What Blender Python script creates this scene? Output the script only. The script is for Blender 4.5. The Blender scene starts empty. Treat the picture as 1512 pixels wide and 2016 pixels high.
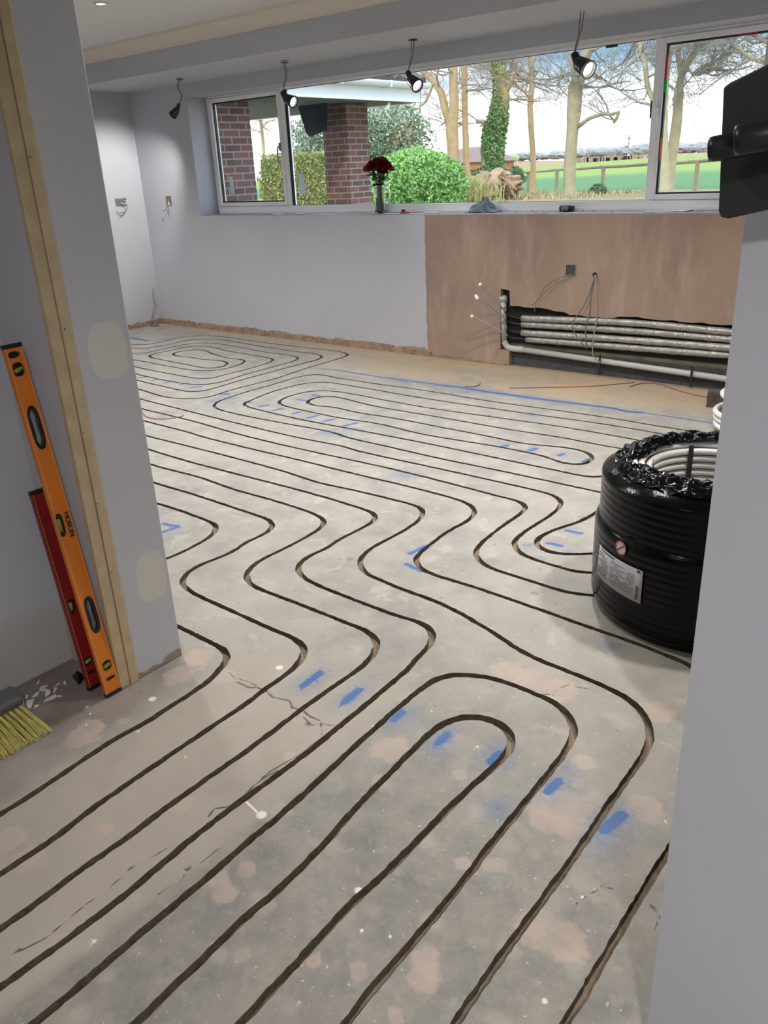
import bpy, math, random
import numpy as np
from mathutils import Vector, Matrix, noise
from mathutils.geometry import delaunay_2d_cdt

C = bpy.context.scene.collection
PI = math.pi
rnd = random.Random(7)

# ------------------------------------------------------------------ camera
cam_d = bpy.data.cameras.new('camera')
cam = bpy.data.objects.new('camera', cam_d)
C.objects.link(cam)
cam_d.sensor_fit = 'VERTICAL'
cam_d.sensor_height = 36.0
cam_d.lens = 36.0 * 1598.3 / 2016.0
cam_d.clip_start = 0.02
cam_d.clip_end = 2000
right = Vector((0.77516164, 0.63024079, -0.04382905))
down = Vector((0.2136601, -0.32681326, -0.92062069))
fwd = Vector((-0.59453662, 0.70426532, -0.38799041))
M = Matrix((right, -down, -fwd)).transposed().to_4x4()
M.translation = (0, 0, 1.55)
cam.matrix_world = M
bpy.context.scene.camera = cam

# ------------------------------------------------------------------ view, sky, sun
vs = bpy.context.scene.view_settings
vs.view_transform = 'Standard'
vs.look = 'None'
vs.exposure = 0.0
vs.gamma = 1.0
vs.use_curve_mapping = False

W = bpy.data.worlds.new('sky')
bpy.context.scene.world = W
W.use_nodes = True
nt = W.node_tree
nt.nodes.clear()


def N(tree, typ, **kw):
    n = tree.nodes.new(typ)
    for k, v in kw.items():
        if k in n.inputs.keys():
            n.inputs[k].default_value = v
        else:
            setattr(n, k, v)
    return n


wo = N(nt, 'ShaderNodeOutputWorld')
bg = N(nt, 'ShaderNodeBackground')
tc = N(nt, 'ShaderNodeTexCoord')
sx = N(nt, 'ShaderNodeSeparateXYZ')
L = nt.links.new
L(tc.outputs['Generated'], sx.inputs[0])
rm = N(nt, 'ShaderNodeMapRange')
rm.inputs['From Min'].default_value = 0.035
rm.inputs['From Max'].default_value = 0.10
L(sx.outputs['Z'], rm.inputs['Value'])
mp = N(nt, 'ShaderNodeMapping')
mp.inputs['Scale'].default_value = (3.0, 3.0, 9.0)
L(tc.outputs['Generated'], mp.inputs['Vector'])
nz = N(nt, 'ShaderNodeTexNoise', Scale=1.6, Detail=6.0, Roughness=0.55)
L(mp.outputs[0], nz.inputs['Vector'])
cr = N(nt, 'ShaderNodeMapRange')
cr.inputs['From Min'].default_value = 0.66
cr.inputs['From Max'].default_value = 0.46
L(nz.outputs['Fac'], cr.inputs['Value'])
mul = N(nt, 'ShaderNodeMath', operation='MULTIPLY')
L(rm.outputs[0], mul.inputs[0])
L(cr.outputs[0], mul.inputs[1])
mx = N(nt, 'ShaderNodeMix', data_type='RGBA')
mx.inputs['A'].default_value = (1.0, 1.0, 1.0, 1)
mx.inputs['B'].default_value = (0.12, 0.215, 0.315, 1)
L(mul.outputs[0], mx.inputs['Factor'])
zr = N(nt, 'ShaderNodeMapRange')
zr.inputs['From Min'].default_value = 0.22
zr.inputs['From Max'].default_value = 0.50
L(sx.outputs['Z'], zr.inputs['Value'])
mz = N(nt, 'ShaderNodeMix', data_type='RGBA')
mz.inputs['B'].default_value = (0.95, 1.18, 1.50, 1)
L(zr.outputs[0], mz.inputs['Factor'])
L(mx.outputs['Result'], mz.inputs['A'])
L(mz.outputs['Result'], bg.inputs['Color'])
bg.inputs['Strength'].default_value = 2.9
L(bg.outputs[0], wo.inputs['Surface'])


def light(name, kind, loc, energy, color=(1, 1, 1), target=None, **kw):
    d = bpy.data.lights.new(name, kind)
    d.energy = energy
    d.color = color
    for k, v in kw.items():
        setattr(d, k, v)
    o = bpy.data.objects.new(name, d)
    C.objects.link(o)
    o.location = loc
    if target is not None:
        o.rotation_euler = (Vector(target) - Vector(loc)).to_track_quat('-Z', 'Y').to_euler()
    return o


light('sun', 'SUN', (0, 0, 20), 2.0, (1.0, 0.86, 0.66), target=(-9.0, 16.0, 9.0), angle=0.06)

# ceiling downlights of the room and the hall: position, watts, colour
ROOM_LAMPS = [
    (-5.5706, 3.8422, 120, (1.0, 0.97, 0.93)),
    (-7.3, 3.9, 170, (1.0, 0.98, 0.95)),
    (-3.9, 3.9, 140, (1.0, 0.985, 0.96)),
    (-2.1, 3.9, 235, (1.0, 0.95, 0.88)),
    (-5.6, 2.2, 140, (1.0, 0.98, 0.95)),
    (-3.9, 2.2, 125, (1.0, 0.975, 0.94)),
    (-2.1, 2.2, 80, (1.0, 0.96, 0.92)),
    (-0.4, 3.0, 190, (1.0, 0.93, 0.84)),
]
HALL_LAMPS = [(-1.2, 0.35, 36, (1.0, 0.96, 0.93)), (0.7, -0.55, 240, (1.0, 0.97, 0.95))]

# ------------------------------------------------------------------ materials
MATS = {}


def mat(name, col, rough=0.7, noise_amt=0.0, noise_scale=8.0, metallic=0.0, bump=0.0, bump_scale=60.0,
        spec=0.5, emit=None, col2=None, detail=5.0, trans=0.0, coat=0.0, ior=1.5):
    if name in MATS:
        return MATS[name]
    m = bpy.data.materials.new(name)
    m.use_nodes = True
    t = m.node_tree
    b = t.nodes['Principled BSDF']
    b.inputs['Roughness'].default_value = rough
    b.inputs['Metallic'].default_value = metallic
    b.inputs['Specular IOR Level'].default_value = spec
    b.inputs['Transmission Weight'].default_value = trans
    b.inputs['Coat Weight'].default_value = coat
    b.inputs['IOR'].default_value = ior
    b.inputs['Base Color'].default_value = (*col, 1)
    co = N(t, 'ShaderNodeTexCoord')
    if noise_amt > 0 or col2:
        z = N(t, 'ShaderNodeTexNoise', Scale=noise_scale, Detail=detail, Roughness=0.6)
        t.links.new(co.outputs['Object'], z.inputs['Vector'])
        r = N(t, 'ShaderNodeMapRange')
        r.inputs['From Min'].default_value = 0.3
        r.inputs['From Max'].default_value = 0.7
        t.links.new(z.outputs['Fac'], r.inputs['Value'])
        x = N(t, 'ShaderNodeMix', data_type='RGBA')
        c2 = col2 if col2 else tuple(max(0, c * (1 - noise_amt)) for c in col)
        x.inputs['A'].default_value = (*col, 1)
        x.inputs['B'].default_value = (*c2, 1)
        t.links.new(r.outputs[0], x.inputs['Factor'])
        t.links.new(x.outputs['Result'], b.inputs['Base Color'])
    if bump > 0:
        z2 = N(t, 'ShaderNodeTexNoise', Scale=bump_scale, Detail=6.0)
        t.links.new(co.outputs['Object'], z2.inputs['Vector'])
        bm = N(t, 'ShaderNodeBump', Strength=bump, Distance=0.01)
        t.links.new(z2.outputs['Fac'], bm.inputs['Height'])
        t.links.new(bm.outputs[0], b.inputs['Normal'])
    if emit:
        b.inputs['Emission Color'].default_value = (*emit[:3], 1)
        b.inputs['Emission Strength'].default_value = emit[3]
    MATS[name] = m
    return m


class G:
    """small node-graph writer for the bigger surface materials"""

    def __init__(s, name, rough=0.8, spec=0.5):
        s.m = bpy.data.materials.new(name)
        s.m.use_nodes = True
        s.t = s.m.node_tree
        s.b = s.t.nodes['Principled BSDF']
        s.b.inputs['Roughness'].default_value = rough
        s.b.inputs['Specular IOR Level'].default_value = spec
        s.co = N(s.t, 'ShaderNodeTexCoord').outputs['Object']
        q = N(s.t, 'ShaderNodeSeparateXYZ')
        s.t.links.new(s.co, q.inputs[0])
        s.x, s.y, s.z = q.outputs

    def put(s, sock, v):
        if isinstance(v, (int, float)):
            sock.default_value = v
        elif isinstance(v, tuple):
            sock.default_value = (*v, 1) if len(v) == 3 and sock.type == 'RGBA' else v
        else:
            s.t.links.new(v, sock)

    def noise(s, scale, detail=5, rough=0.6, vec=None, stretch=None, dist=0.0):
        n = N(s.t, 'ShaderNodeTexNoise', Scale=scale, Detail=float(detail), Roughness=rough, Distortion=dist)
        v = vec or s.co
        if stretch:
            mpn = N(s.t, 'ShaderNodeMapping')
            mpn.inputs['Scale'].default_value = stretch
            s.t.links.new(v, mpn.inputs['Vector'])
            v = mpn.outputs[0]
        s.t.links.new(v, n.inputs['Vector'])
        return n.outputs['Fac']

    def math(s, op, a, b=0.0, c=0.0):
        n = N(s.t, 'ShaderNodeMath', operation=op)
        s.put(n.inputs[0], a)
        s.put(n.inputs[1], b)
        s.put(n.inputs[2], c)
        return n.outputs[0]

    def rng(s, v, a, b, c=0.0, d=1.0):
        n = N(s.t, 'ShaderNodeMapRange')
        s.put(n.inputs['Value'], v)
        n.inputs['From Min'].default_value = a
        n.inputs['From Max'].default_value = b
        n.inputs['To Min'].default_value = c
        n.inputs['To Max'].default_value = d
        return n.outputs[0]

    def mix(s, f, a, b, mode='MIX'):
        n = N(s.t, 'ShaderNodeMix', data_type='RGBA', blend_type=mode)
        s.put(n.inputs['Factor'], f)
        s.put(n.inputs['A'], a)
        s.put(n.inputs['B'], b)
        return n.outputs['Result']

    def attr(s, name):
        return N(s.t, 'ShaderNodeAttribute', attribute_name=name).outputs['Fac']

    def blob(s, ax, ay, cx, cy, rx, ry, wob=0.15, scale=6.0):
        """1 inside an uneven ellipse around (cx, cy), 0 outside"""
        u = s.math('DIVIDE', s.math('SUBTRACT', ax, cx), rx)
        v = s.math('DIVIDE', s.math('SUBTRACT', ay, cy), ry)
        d = s.math('SQRT', s.math('ADD', s.math('POWER', s.math('ABSOLUTE', u), 3.0), s.math('POWER', s.math('ABSOLUTE', v), 3.0)))
        d = s.math('ADD', d, s.math('MULTIPLY', s.math('SUBTRACT', s.noise(scale), 0.5), wob * 4))
        return s.rng(d, 1.05, 0.9)

    def out(s, col, bump=None, strength=0.3, dist=0.01, rough=None):
        s.put(s.b.inputs['Base Color'], col)
        if rough is not None:
            s.put(s.b.inputs['Roughness'], rough)
        if bump is not None:
            bn = N(s.t, 'ShaderNodeBump', Strength=strength, Distance=dist)
            s.put(bn.inputs['Height'], bump)
            s.t.links.new(bn.outputs[0], s.b.inputs['Normal'])
        return s.m


PAINT = (0.45, 0.455, 0.49)
m_paint = mat('grey_wall_paint', PAINT, 0.75, 0.06, 1.5, bump=0.05)
m_ceil = mat('white_ceiling_paint', (0.66, 0.64, 0.61), 0.8, 0.03, 1.5)
m_corn = mat('cream_cornice_paint', (0.62, 0.56, 0.47), 0.7)
m_upvc = mat('white_window_plastic', (0.84, 0.84, 0.85), 0.35)
m_gasket_shade = mat('black_gasket_and_shade', (0.012, 0.014, 0.02), 0.5)
m_pine = mat('pine_timber', (0.50, 0.40, 0.25), 0.6, 0, 14.0, col2=(0.40, 0.31, 0.18), bump=0.1, bump_scale=30)
m_blackpl = mat('black_plastic', (0.008, 0.008, 0.009), 0.35)
m_whitepl = mat('white_pipe_plastic', (0.66, 0.66, 0.65), 0.3)
m_cable = mat('grey_cable_sheath', (0.16, 0.15, 0.15), 0.5)
m_metal = mat('galvanised_metal', (0.45, 0.46, 0.47), 0.35, 0.3, 20, metallic=0.9)
m_steel = mat('chrome_steel', (0.7, 0.7, 0.72), 0.15, metallic=1.0)

# bare pink plaster and painted plaster of the window wall in one surface
g = G('window_wall_surface', 0.85)
ply = g.mix(g.rng(g.noise(1.3, 6, 0.65), 0.35, 0.68), (0.35, 0.25, 0.19), (0.255, 0.185, 0.145))
ply = g.mix(g.rng(g.noise(3.0, 7, 0.65, stretch=(3.0, 1.0, 0.7)), 0.48, 0.68, 0, 0.65), ply, (0.42, 0.32, 0.26))
edge = g.math('ADD', g.x, g.math('MULTIPLY', g.math('SUBTRACT', g.noise(9.0), 0.5), 0.035))
patch = g.rng(edge, -4.318, -4.312)
rpatch = g.rng(g.math('ADD', g.x, g.math('MULTIPLY', g.math('SUBTRACT', g.noise(6.0), 0.5), 0.08)), -1.72, -1.73)
low = g.rng(g.z, 1.188, 1.186)
base = g.rng(g.math('ADD', g.z, g.math('MULTIPLY', g.math('SUBTRACT', g.noise(5.0, 8, 0.7), 0.5), -0.13)), 0.066, 0.060)
pm = g.math('MULTIPLY', g.math('MAXIMUM', patch, base), low)
pt = g.mix(g.rng(g.noise(1.2), 0.3, 0.7), PAINT, tuple(c * 0.94 for c in PAINT))
m_winwall = g.out(g.mix(pm, pt, ply), bump=g.noise(40), strength=0.12)

g = G('bare_plaster_base', 0.9)
m_bareplaster = g.out(g.mix(g.rng(g.noise(14), 0.35, 0.65), (0.36, 0.25, 0.17), (0.22, 0.15, 0.10)), bump=g.noise(60), strength=0.4)

g = G('concrete_block', 0.95)
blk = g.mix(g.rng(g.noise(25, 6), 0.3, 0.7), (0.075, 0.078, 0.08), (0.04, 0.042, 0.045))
cement = g.math('MULTIPLY', g.rng(g.z, 0.15, 0.16), g.rng(g.z, 0.22, 0.19))
blk = g.mix(g.math('MULTIPLY', cement, g.rng(g.noise(5), 0.4, 0.6, 0.3, 1.0)), blk, (0.16, 0.13, 0.08))
m_block = g.out(blk, bump=g.noise(60), strength=0.5)
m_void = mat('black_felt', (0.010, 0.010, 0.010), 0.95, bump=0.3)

# plaster jamb with filler patches and a bare foot
g = G('jamb_plaster', 0.75)
jc = g.mix(g.blob(g.y, g.z, 1.3271, 1.0957, 0.062, 0.085), PAINT, (0.54, 0.535, 0.50))
jc = g.mix(g.blob(g.y, g.z, 1.3412, 0.3412, 0.058, 0.088), jc, (0.54, 0.53, 0.485))
jb = g.rng(g.math('ADD', g.z, g.math('MULTIPLY', g.math('SUBTRACT', g.noise(14, 6), 0.5), -0.10)), 0.030, 0.022)
jc = g.mix(jb, jc, (0.27, 0.21, 0.17))
m_jamb = g.out(jc, bump=g.noise(35), strength=0.08)

# hall wall: paint above, unpainted grey plaster near the floor
g = G('hall_wall_plaster', 0.8)
hm = g.math('ADD', g.z, g.math('MULTIPLY', g.math('SUBTRACT', g.noise(3), 0.5), 0.25))
hc = g.mix(g.rng(hm, 0.20, 0.26), (0.43, 0.40, 0.38), PAINT)
m_hall = g.out(hc, bump=g.noise(30), strength=0.08)

# floor: ground concrete with stains, chalk and splashes carried by mesh attributes
g = G('ground_concrete_floor', 0.72)
big = g.rng(g.noise(1.1, 4, 0.5), 0.35, 0.65)
medn = g.rng(g.noise(5.5, 7, 0.62), 0.36, 0.66)
c = g.mix(medn, (0.345, 0.325, 0.292), (0.195, 0.197, 0.195))
c = g.mix(g.math('MULTIPLY', big, 0.55), c, (0.375, 0.345, 0.30))
c = g.mix(g.rng(g.noise(9.0, 3, 0.5, dist=0.6), 0.61, 0.66, 0, 0.55), c, (0.43, 0.395, 0.35))
c = g.mix(g.rng(g.noise(13.0, 3, 0.5, dist=0.4), 0.66, 0.70, 0, 0.5), c, (0.40, 0.31, 0.255))
c = g.mix(g.rng(g.noise(21.0, 4, 0.6, dist=1.0), 0.67, 0.71, 0, 0.7), c, (0.14, 0.14, 0.135))

od = g.math('MULTIPLY', g.attr('old'), 0.8)
c = g.mix(od, c, g.mix(g.rng(g.noise(8.5, 10, 0.72), 0.30, 0.68), (0.120, 0.126, 0.124), (0.290, 0.268, 0.235)))
c = g.mix(g.math('MULTIPLY', od, g.rng(g.noise(26.0, 5, 0.6, dist=0.5), 0.55, 0.66, 0, 0.45)), c, (0.36, 0.335, 0.30))
c = g.mix(g.rng(g.noise(75.0, 2, 0.5), 0.69, 0.73, 0, 0.8), c, (0.55, 0.53, 0.49))
c = g.mix(g.rng(g.noise(160.0, 4, 0.7), 0.35, 0.75, 0, 0.30), c, (0.14, 0.13, 0.115))
vn = N(g.t, 'ShaderNodeTexVoronoi', Scale=8.5)
wv = N(g.t, 'ShaderNodeMix', data_type='VECTOR')
wn = N(g.t, 'ShaderNodeTexNoise', Scale=14.0, Detail=5.0)
g.t.links.new(g.co, wn.inputs['Vector'])
wv.inputs['Factor'].default_value = 0.05
g.t.links.new(g.co, wv.inputs[4])
g.t.links.new(wn.outputs['Color'], wv.inputs[5])
g.t.links.new(wv.outputs[1], vn.inputs['Vector'])
c = g.mix(g.math('MULTIPLY', g.math('ADD', g.math('MULTIPLY', od, 0.75), 0.2), g.rng(vn.outputs['Distance'], 0.30, 0.16, 0, 0.55)), c, (0.385, 0.355, 0.315))
tn = g.math('MULTIPLY', g.attr('tan'), g.rng(g.noise(1.6, 6, 0.6), 0.30, 0.62, 0.25, 1.0))
c = g.mix(tn, c, (0.40, 0.315, 0.215))
c = g.mix(g.math('MULTIPLY', g.attr('screed'), 0.85), c, g.mix(g.rng(g.noise(3, 5), 0.35, 0.7), (0.36, 0.325, 0.27), (0.30, 0.27, 0.225)))
c = g.mix(g.math('MULTIPLY', g.attr('dusty'), g.rng(g.noise(7, 6), 0.3, 0.6, 0.5, 0.95)), c, (0.15, 0.12, 0.105))
pk = g.math('MULTIPLY', g.rng(g.math('ADD', g.attr('pink'), g.math('MULTIPLY', g.math('SUBTRACT', g.noise(16, 8, 0.7), 0.5), 1.1)), 0.38, 0.56), g.rng(g.noise(11, 6), 0.3, 0.65, 0.25, 0.75))
c = g.mix(pk, c, (0.44, 0.345, 0.29))
sm = g.attr('smudge')
c = g.mix(g.math('MULTIPLY', sm, g.rng(g.noise(60, 6), 0.35, 0.65, 0.2, 0.8)), c, (0.07, 0.14, 0.27))
ch = g.rng(g.math('ADD', g.attr('chalk'), g.math('MULTIPLY', g.math('SUBTRACT', g.noise(55, 5), 0.5), 0.55)), 0.35, 0.6)
c = g.mix(ch, c, (0.040, 0.108, 0.30))
c = g.mix(g.rng(g.math('SUBTRACT', g.attr('crack'), g.math('MULTIPLY', g.noise(40, 5), 0.45)), 0.28, 0.55, 0, 0.85), c, (0.035, 0.03, 0.025))
c = g.mix(g.rng(g.attr('splat'), 0.35, 0.6), c, (0.66, 0.64, 0.59))
hgt = g.math('SUBTRACT', g.math('ADD', g.noise(90, 6), g.math('MULTIPLY', g.noise(14, 4), 1.5)), g.math('MULTIPLY', g.attr('crack'), 2.0))
m_floor = g.out(c, bump=hgt, strength=0.25, dist=0.004, rough=g.rng(g.noise(6), 0.3, 0.7, 0.5, 0.8))
g = G('cut_concrete_groove', 0.95)
m_cut = g.out(g.mix(g.rng(g.noise(45, 6), 0.35, 0.65), (0.155, 0.118, 0.078), (0.075, 0.058, 0.040)), bump=g.noise(150), strength=0.6)

m_cutfloor = mat('groove_floor_dust', (0.32, 0.26, 0.185), 0.95, 0, 22, col2=(0.15, 0.12, 0.085), bump=0.4)

# bricks, laid from the surface's own position
g = G('brown_red_brick', 0.9)
gn = N(g.t, 'ShaderNodeNewGeometry')
sn = N(g.t, 'ShaderNodeSeparateXYZ')
g.t.links.new(gn.outputs['Normal'], sn.inputs[0])
ax_ = g.math('ABSOLUTE', sn.outputs[0])
uu = g.math('ADD', g.math('MULTIPLY', g.x, g.math('SUBTRACT', 1.0, ax_)), g.math('MULTIPLY', g.y, ax_))
cb = N(g.t, 'ShaderNodeCombineXYZ')
g.put(cb.inputs[0], uu)
g.put(cb.inputs[1], g.z)
br = N(g.t, 'ShaderNodeTexBrick', Scale=1.0)
br.inputs['Brick Width'].default_value = 0.225
br.inputs['Row Height'].default_value = 0.072
br.inputs['Mortar Size'].default_value = 0.008
br.inputs['Bias'].default_value = -0.1
br.inputs['Color1'].default_value = (0.155, 0.062, 0.048, 1)
br.inputs['Color2'].default_value = (0.045, 0.033, 0.038, 1)
br.inputs['Mortar'].default_value = (0.27, 0.22, 0.185, 1)
g.t.links.new(cb.outputs[0], br.inputs['Vector'])
m_brick = g.out(g.mix(g.rng(g.noise(9), 0.3, 0.7, 0, 0.35), br.outputs['Color'], (0.12, 0.08, 0.07)), bump=br.outputs['Fac'], strength=-0.4)

# thin clear glass
m_glass = bpy.data.materials.new('window_glass')
m_glass.use_nodes = True
t = m_glass.node_tree
t.nodes.clear()
o_ = N(t, 'ShaderNodeOutputMaterial')
tr = N(t, 'ShaderNodeBsdfTransparent')
tr.inputs['Color'].default_value = (0.985, 0.99, 0.99, 1)
gl = N(t, 'ShaderNodeBsdfGlossy', Roughness=0.0)
lw = N(t, 'ShaderNodeLayerWeight')
p5 = N(t, 'ShaderNodeMath', operation='POWER')
p5.inputs[1].default_value = 5.0
fr = N(t, 'ShaderNodeMath', operation='MULTIPLY_ADD')
fr.inputs[1].default_value = 0.9
fr.inputs[2].default_value = 0.035
t.links.new(lw.outputs['Facing'], p5.inputs[0])
t.links.new(p5.outputs[0], fr.inputs[0])
ms = N(t, 'ShaderNodeMixShader')
t.links.new(fr.outputs[0], ms.inputs[0])
t.links.new(tr.outputs[0], ms.inputs[1])
t.links.new(gl.outputs[0], ms.inputs[2])
t.links.new(ms.outputs[0], o_.inputs[0])

# ------------------------------------------------------------------ mesh helpers
ORG = {}


class MB:
    def __init__(s):
        s.v, s.f, s.mi, s.n = [], [], [], 0

    def add(s, vs_, fs, mi=0):
        s.v.append(np.asarray(vs_, float).reshape(-1, 3))
        for f in fs:
            s.f.append(tuple(i + s.n for i in f))
            s.mi.append(mi)
        s.n += len(vs_)
        return s

    def box(s, x0, x1, y0, y1, z0, z1, mi=0, rot=None, piv=None):
        v = np.array([(x, y, z) for z in (z0, z1) for x, y in ((x0, y0), (x1, y0), (x1, y1), (x0, y1))], float)
        if rot is not None:
            p = np.array(piv if piv is not None else v.mean(0))
            v = (v - p) @ np.array(rot.to_matrix() if hasattr(rot, 'to_matrix') else rot).T + p
        return s.add(v, [(3, 2, 1, 0), (4, 5, 6, 7), (0, 1, 5, 4), (1, 2, 6, 5), (2, 3, 7, 6), (3, 0, 4, 7)], mi)

    def tube(s, path, r, n=8, mi=0, caps=True):
        P = [Vector(p) for p in path]
        k = len(P)
        R = [r] * k if isinstance(r, (int, float)) else list(r)
        up = None
        vs_, fs = [], []
        for i in range(k):
            d = (P[min(i + 1, k - 1)] - P[max(i - 1, 0)])
            d = d.normalized() if d.length > 1e-9 else Vector((0, 0, 1))
            if up is None:
                up = d.orthogonal().normalized()
            up = up - d * up.dot(d)
            up = up.normalized() if up.length > 1e-6 else d.orthogonal().normalized()
            sd = d.cross(up)
            for j in range(n):
                a = 2 * PI * j / n
                vs_.append(P[i] + (up * math.cos(a) + sd * math.sin(a)) * R[i])
        for i in range(k - 1):
            for j in range(n):
                q = (j + 1) % n
                fs.append((i * n + j, i * n + q, (i + 1) * n + q, (i + 1) * n + j))
        if caps:
            fs.append(tuple(range(n - 1, -1, -1)))
            fs.append(tuple((k - 1) * n + j for j in range(n)))
        return s.add(vs_, fs, mi)

    def lathe(s, prof, base, axis=(0, 0, 1), n=24, mi=0, caps=True):
        """profile of (radius, height) pairs turned about an axis through base"""
        A = Vector(axis).normalized()
        u = A.orthogonal().normalized()
        w = A.cross(u)
        B = Vector(base)
        vs_, fs = [], []
        for r, h in prof:
            for j in range(n):
                a = 2 * PI * j / n
                vs_.append(B + A * h + (u * math.cos(a) + w * math.sin(a)) * r)
        k = len(prof)
        for i in range(k - 1):
            for j in range(n):
                q = (j + 1) % n
                fs.append((i * n + j, i * n + q, (i + 1) * n + q, (i + 1) * n + j))
        if caps:
            fs.append(tuple(range(n - 1, -1, -1)))
            fs.append(tuple((k - 1) * n + j for j in range(n)))
        return s.add(vs_, fs, mi)

    def ball(s, c, r, n=10, sc=(1, 1, 1), jit=0.0, seed=0, mi=0, freq=1.5):
        vs_, fs = [], []
        m = max(4, n // 2)
        for i in range(m + 1):
            th = PI * i / m
            for j in range(n):
                a = 2 * PI * j / n
                d = Vector((math.sin(th) * math.cos(a), math.sin(th) * math.sin(a), math.cos(th)))
                k = 1.0
                if jit:
                    k += jit * noise.noise(d * freq + Vector((seed * 3.1, seed, 0)))
                vs_.append((c[0] + d.x * r * sc[0] * k, c[1] + d.y * r * sc[1] * k, c[2] + d.z * r * sc[2] * k))
        for i in range(m):
            for j in range(n):
                q = (j + 1) % n
                fs.append((i * n + j, (i + 1) * n + j, (i + 1) * n + q, i * n + q))
        return s.add(vs_, fs, mi)

    def build(s, name, mats, parent=None, smooth=False, auto=None, bevel=0.0, solid=0.0):
        V = np.concatenate(s.v) if s.v else np.zeros((0, 3))
        o0 = np.array(ORG.get(parent.name if parent else '', (0, 0, 0)), float)
        me = bpy.data.meshes.new(name)
        me.from_pydata((V - o0).tolist(), [], s.f)
        if not isinstance(mats, (list, tuple)):
            mats = [mats]
        for m in mats:
            me.materials.append(m)
        if len(mats) > 1:
            me.polygons.foreach_set('material_index', s.mi)
        if smooth:
            me.polygons.foreach_set('use_smooth', [True] * len(me.polygons))
        me.update()
        ob = bpy.data.objects.new(name, me)
        C.objects.link(ob)
        if parent:
            ob.parent = parent
            ORG[ob.name] = tuple(o0)
        if bevel:
            b = ob.modifiers.new('bevel', 'BEVEL')
            b.width = bevel
            b.segments = 2
            b.limit_method = 'ANGLE'
        if auto:
            try:
                me.set_sharp_from_angle(angle=auto)
            except Exception:
                pass
        if solid:
            q = ob.modifiers.new('solid', 'SOLIDIFY')
            q.thickness = solid
        return ob


def tag(o, label, cat, group=None, kind=None):
    o['label'] = label
    o['category'] = cat
    if group:
        o['group'] = group
    if kind:
        o['kind'] = kind
    return o


def empty(name, loc, label, cat, group=None, kind=None):
    o = bpy.data.objects.new(name, None)
    C.objects.link(o)
    o.location = loc
    o.empty_display_size = 0.05
    ORG[o.name] = tuple(loc)
    return tag(o, label, cat, group, kind)


def struct(o):
    o['kind'] = 'structure'
    return o


def smooth_path(P, step):
    """centripetal spline through the points"""
    P = np.array(P, float)
    P = np.vstack([2 * P[0] - P[1], P, 2 * P[-1] - P[-2]])
    out = []
    for i in range(1, len(P) - 2):
        p0, p1, p2, p3 = P[i - 1:i + 3]
        t_ = [0.0]
        for a, b in ((p0, p1), (p1, p2), (p2, p3)):
            t_.append(t_[-1] + max(np.linalg.norm(b - a), 1e-3) ** .5)
        n = max(1, int(np.linalg.norm(p2 - p1) / step))
        for k in range(n):
            u = t_[1] + (t_[2] - t_[1]) * k / n
            A1 = (t_[1] - u) / (t_[1] - t_[0]) * p0 + (u - t_[0]) / (t_[1] - t_[0]) * p1
            A2 = (t_[2] - u) / (t_[2] - t_[1]) * p1 + (u - t_[1]) / (t_[2] - t_[1]) * p2
            A3 = (t_[3] - u) / (t_[3] - t_[2]) * p2 + (u - t_[2]) / (t_[3] - t_[2]) * p3
            B1 = (t_[2] - u) / (t_[2] - t_[0]) * A1 + (u - t_[0]) / (t_[2] - t_[0]) * A2
            B2 = (t_[3] - u) / (t_[3] - t_[1]) * A2 + (u - t_[1]) / (t_[3] - t_[1]) * A3
            out.append((t_[2] - u) / (t_[2] - t_[1]) * B1 + (u - t_[1]) / (t_[2] - t_[1]) * B2)
    out.append(P[-2])
    return np.array(out)


def plate(name, outer, holes, y0, y1, mats, jag=()):
    """wall sheet in the XZ plane with holes, between y0 (room side) and y1"""
    pts, faces = [], []
    for ring in [outer] + holes:
        faces.append(list(range(len(pts), len(pts) + len(ring))))
        pts += [Vector(p) for p in ring]
    v, e, f, ov, oe, of = delaunay_2d_cdt(pts, [], faces, 0, 1e-6, True)
    mb = MB()
    n = len(v)
    V = [(p.x, y0, p.y) for p in v] + [(p.x, y1, p.y) for p in v]
    keep = [t_ for t_, o in zip(f, of) if set(o) == {0}]
    F = []
    cnt = {}
    for t_ in keep:
        t_ = tuple(t_)
        F.append(t_)
        F.append(tuple(i + n for i in reversed(t_)))
        for k in range(3):
            a, b = t_[k], t_[(k + 1) % 3]
            cnt.setdefault((min(a, b), max(a, b)), []).append((a, b))
    for k, l in cnt.items():
        if len(l) == 1:
            a, b = l[0]
            F.append((b, a, a + n, b + n))
    mb.add(V, F)
    return mb.build(name, mats)

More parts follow.
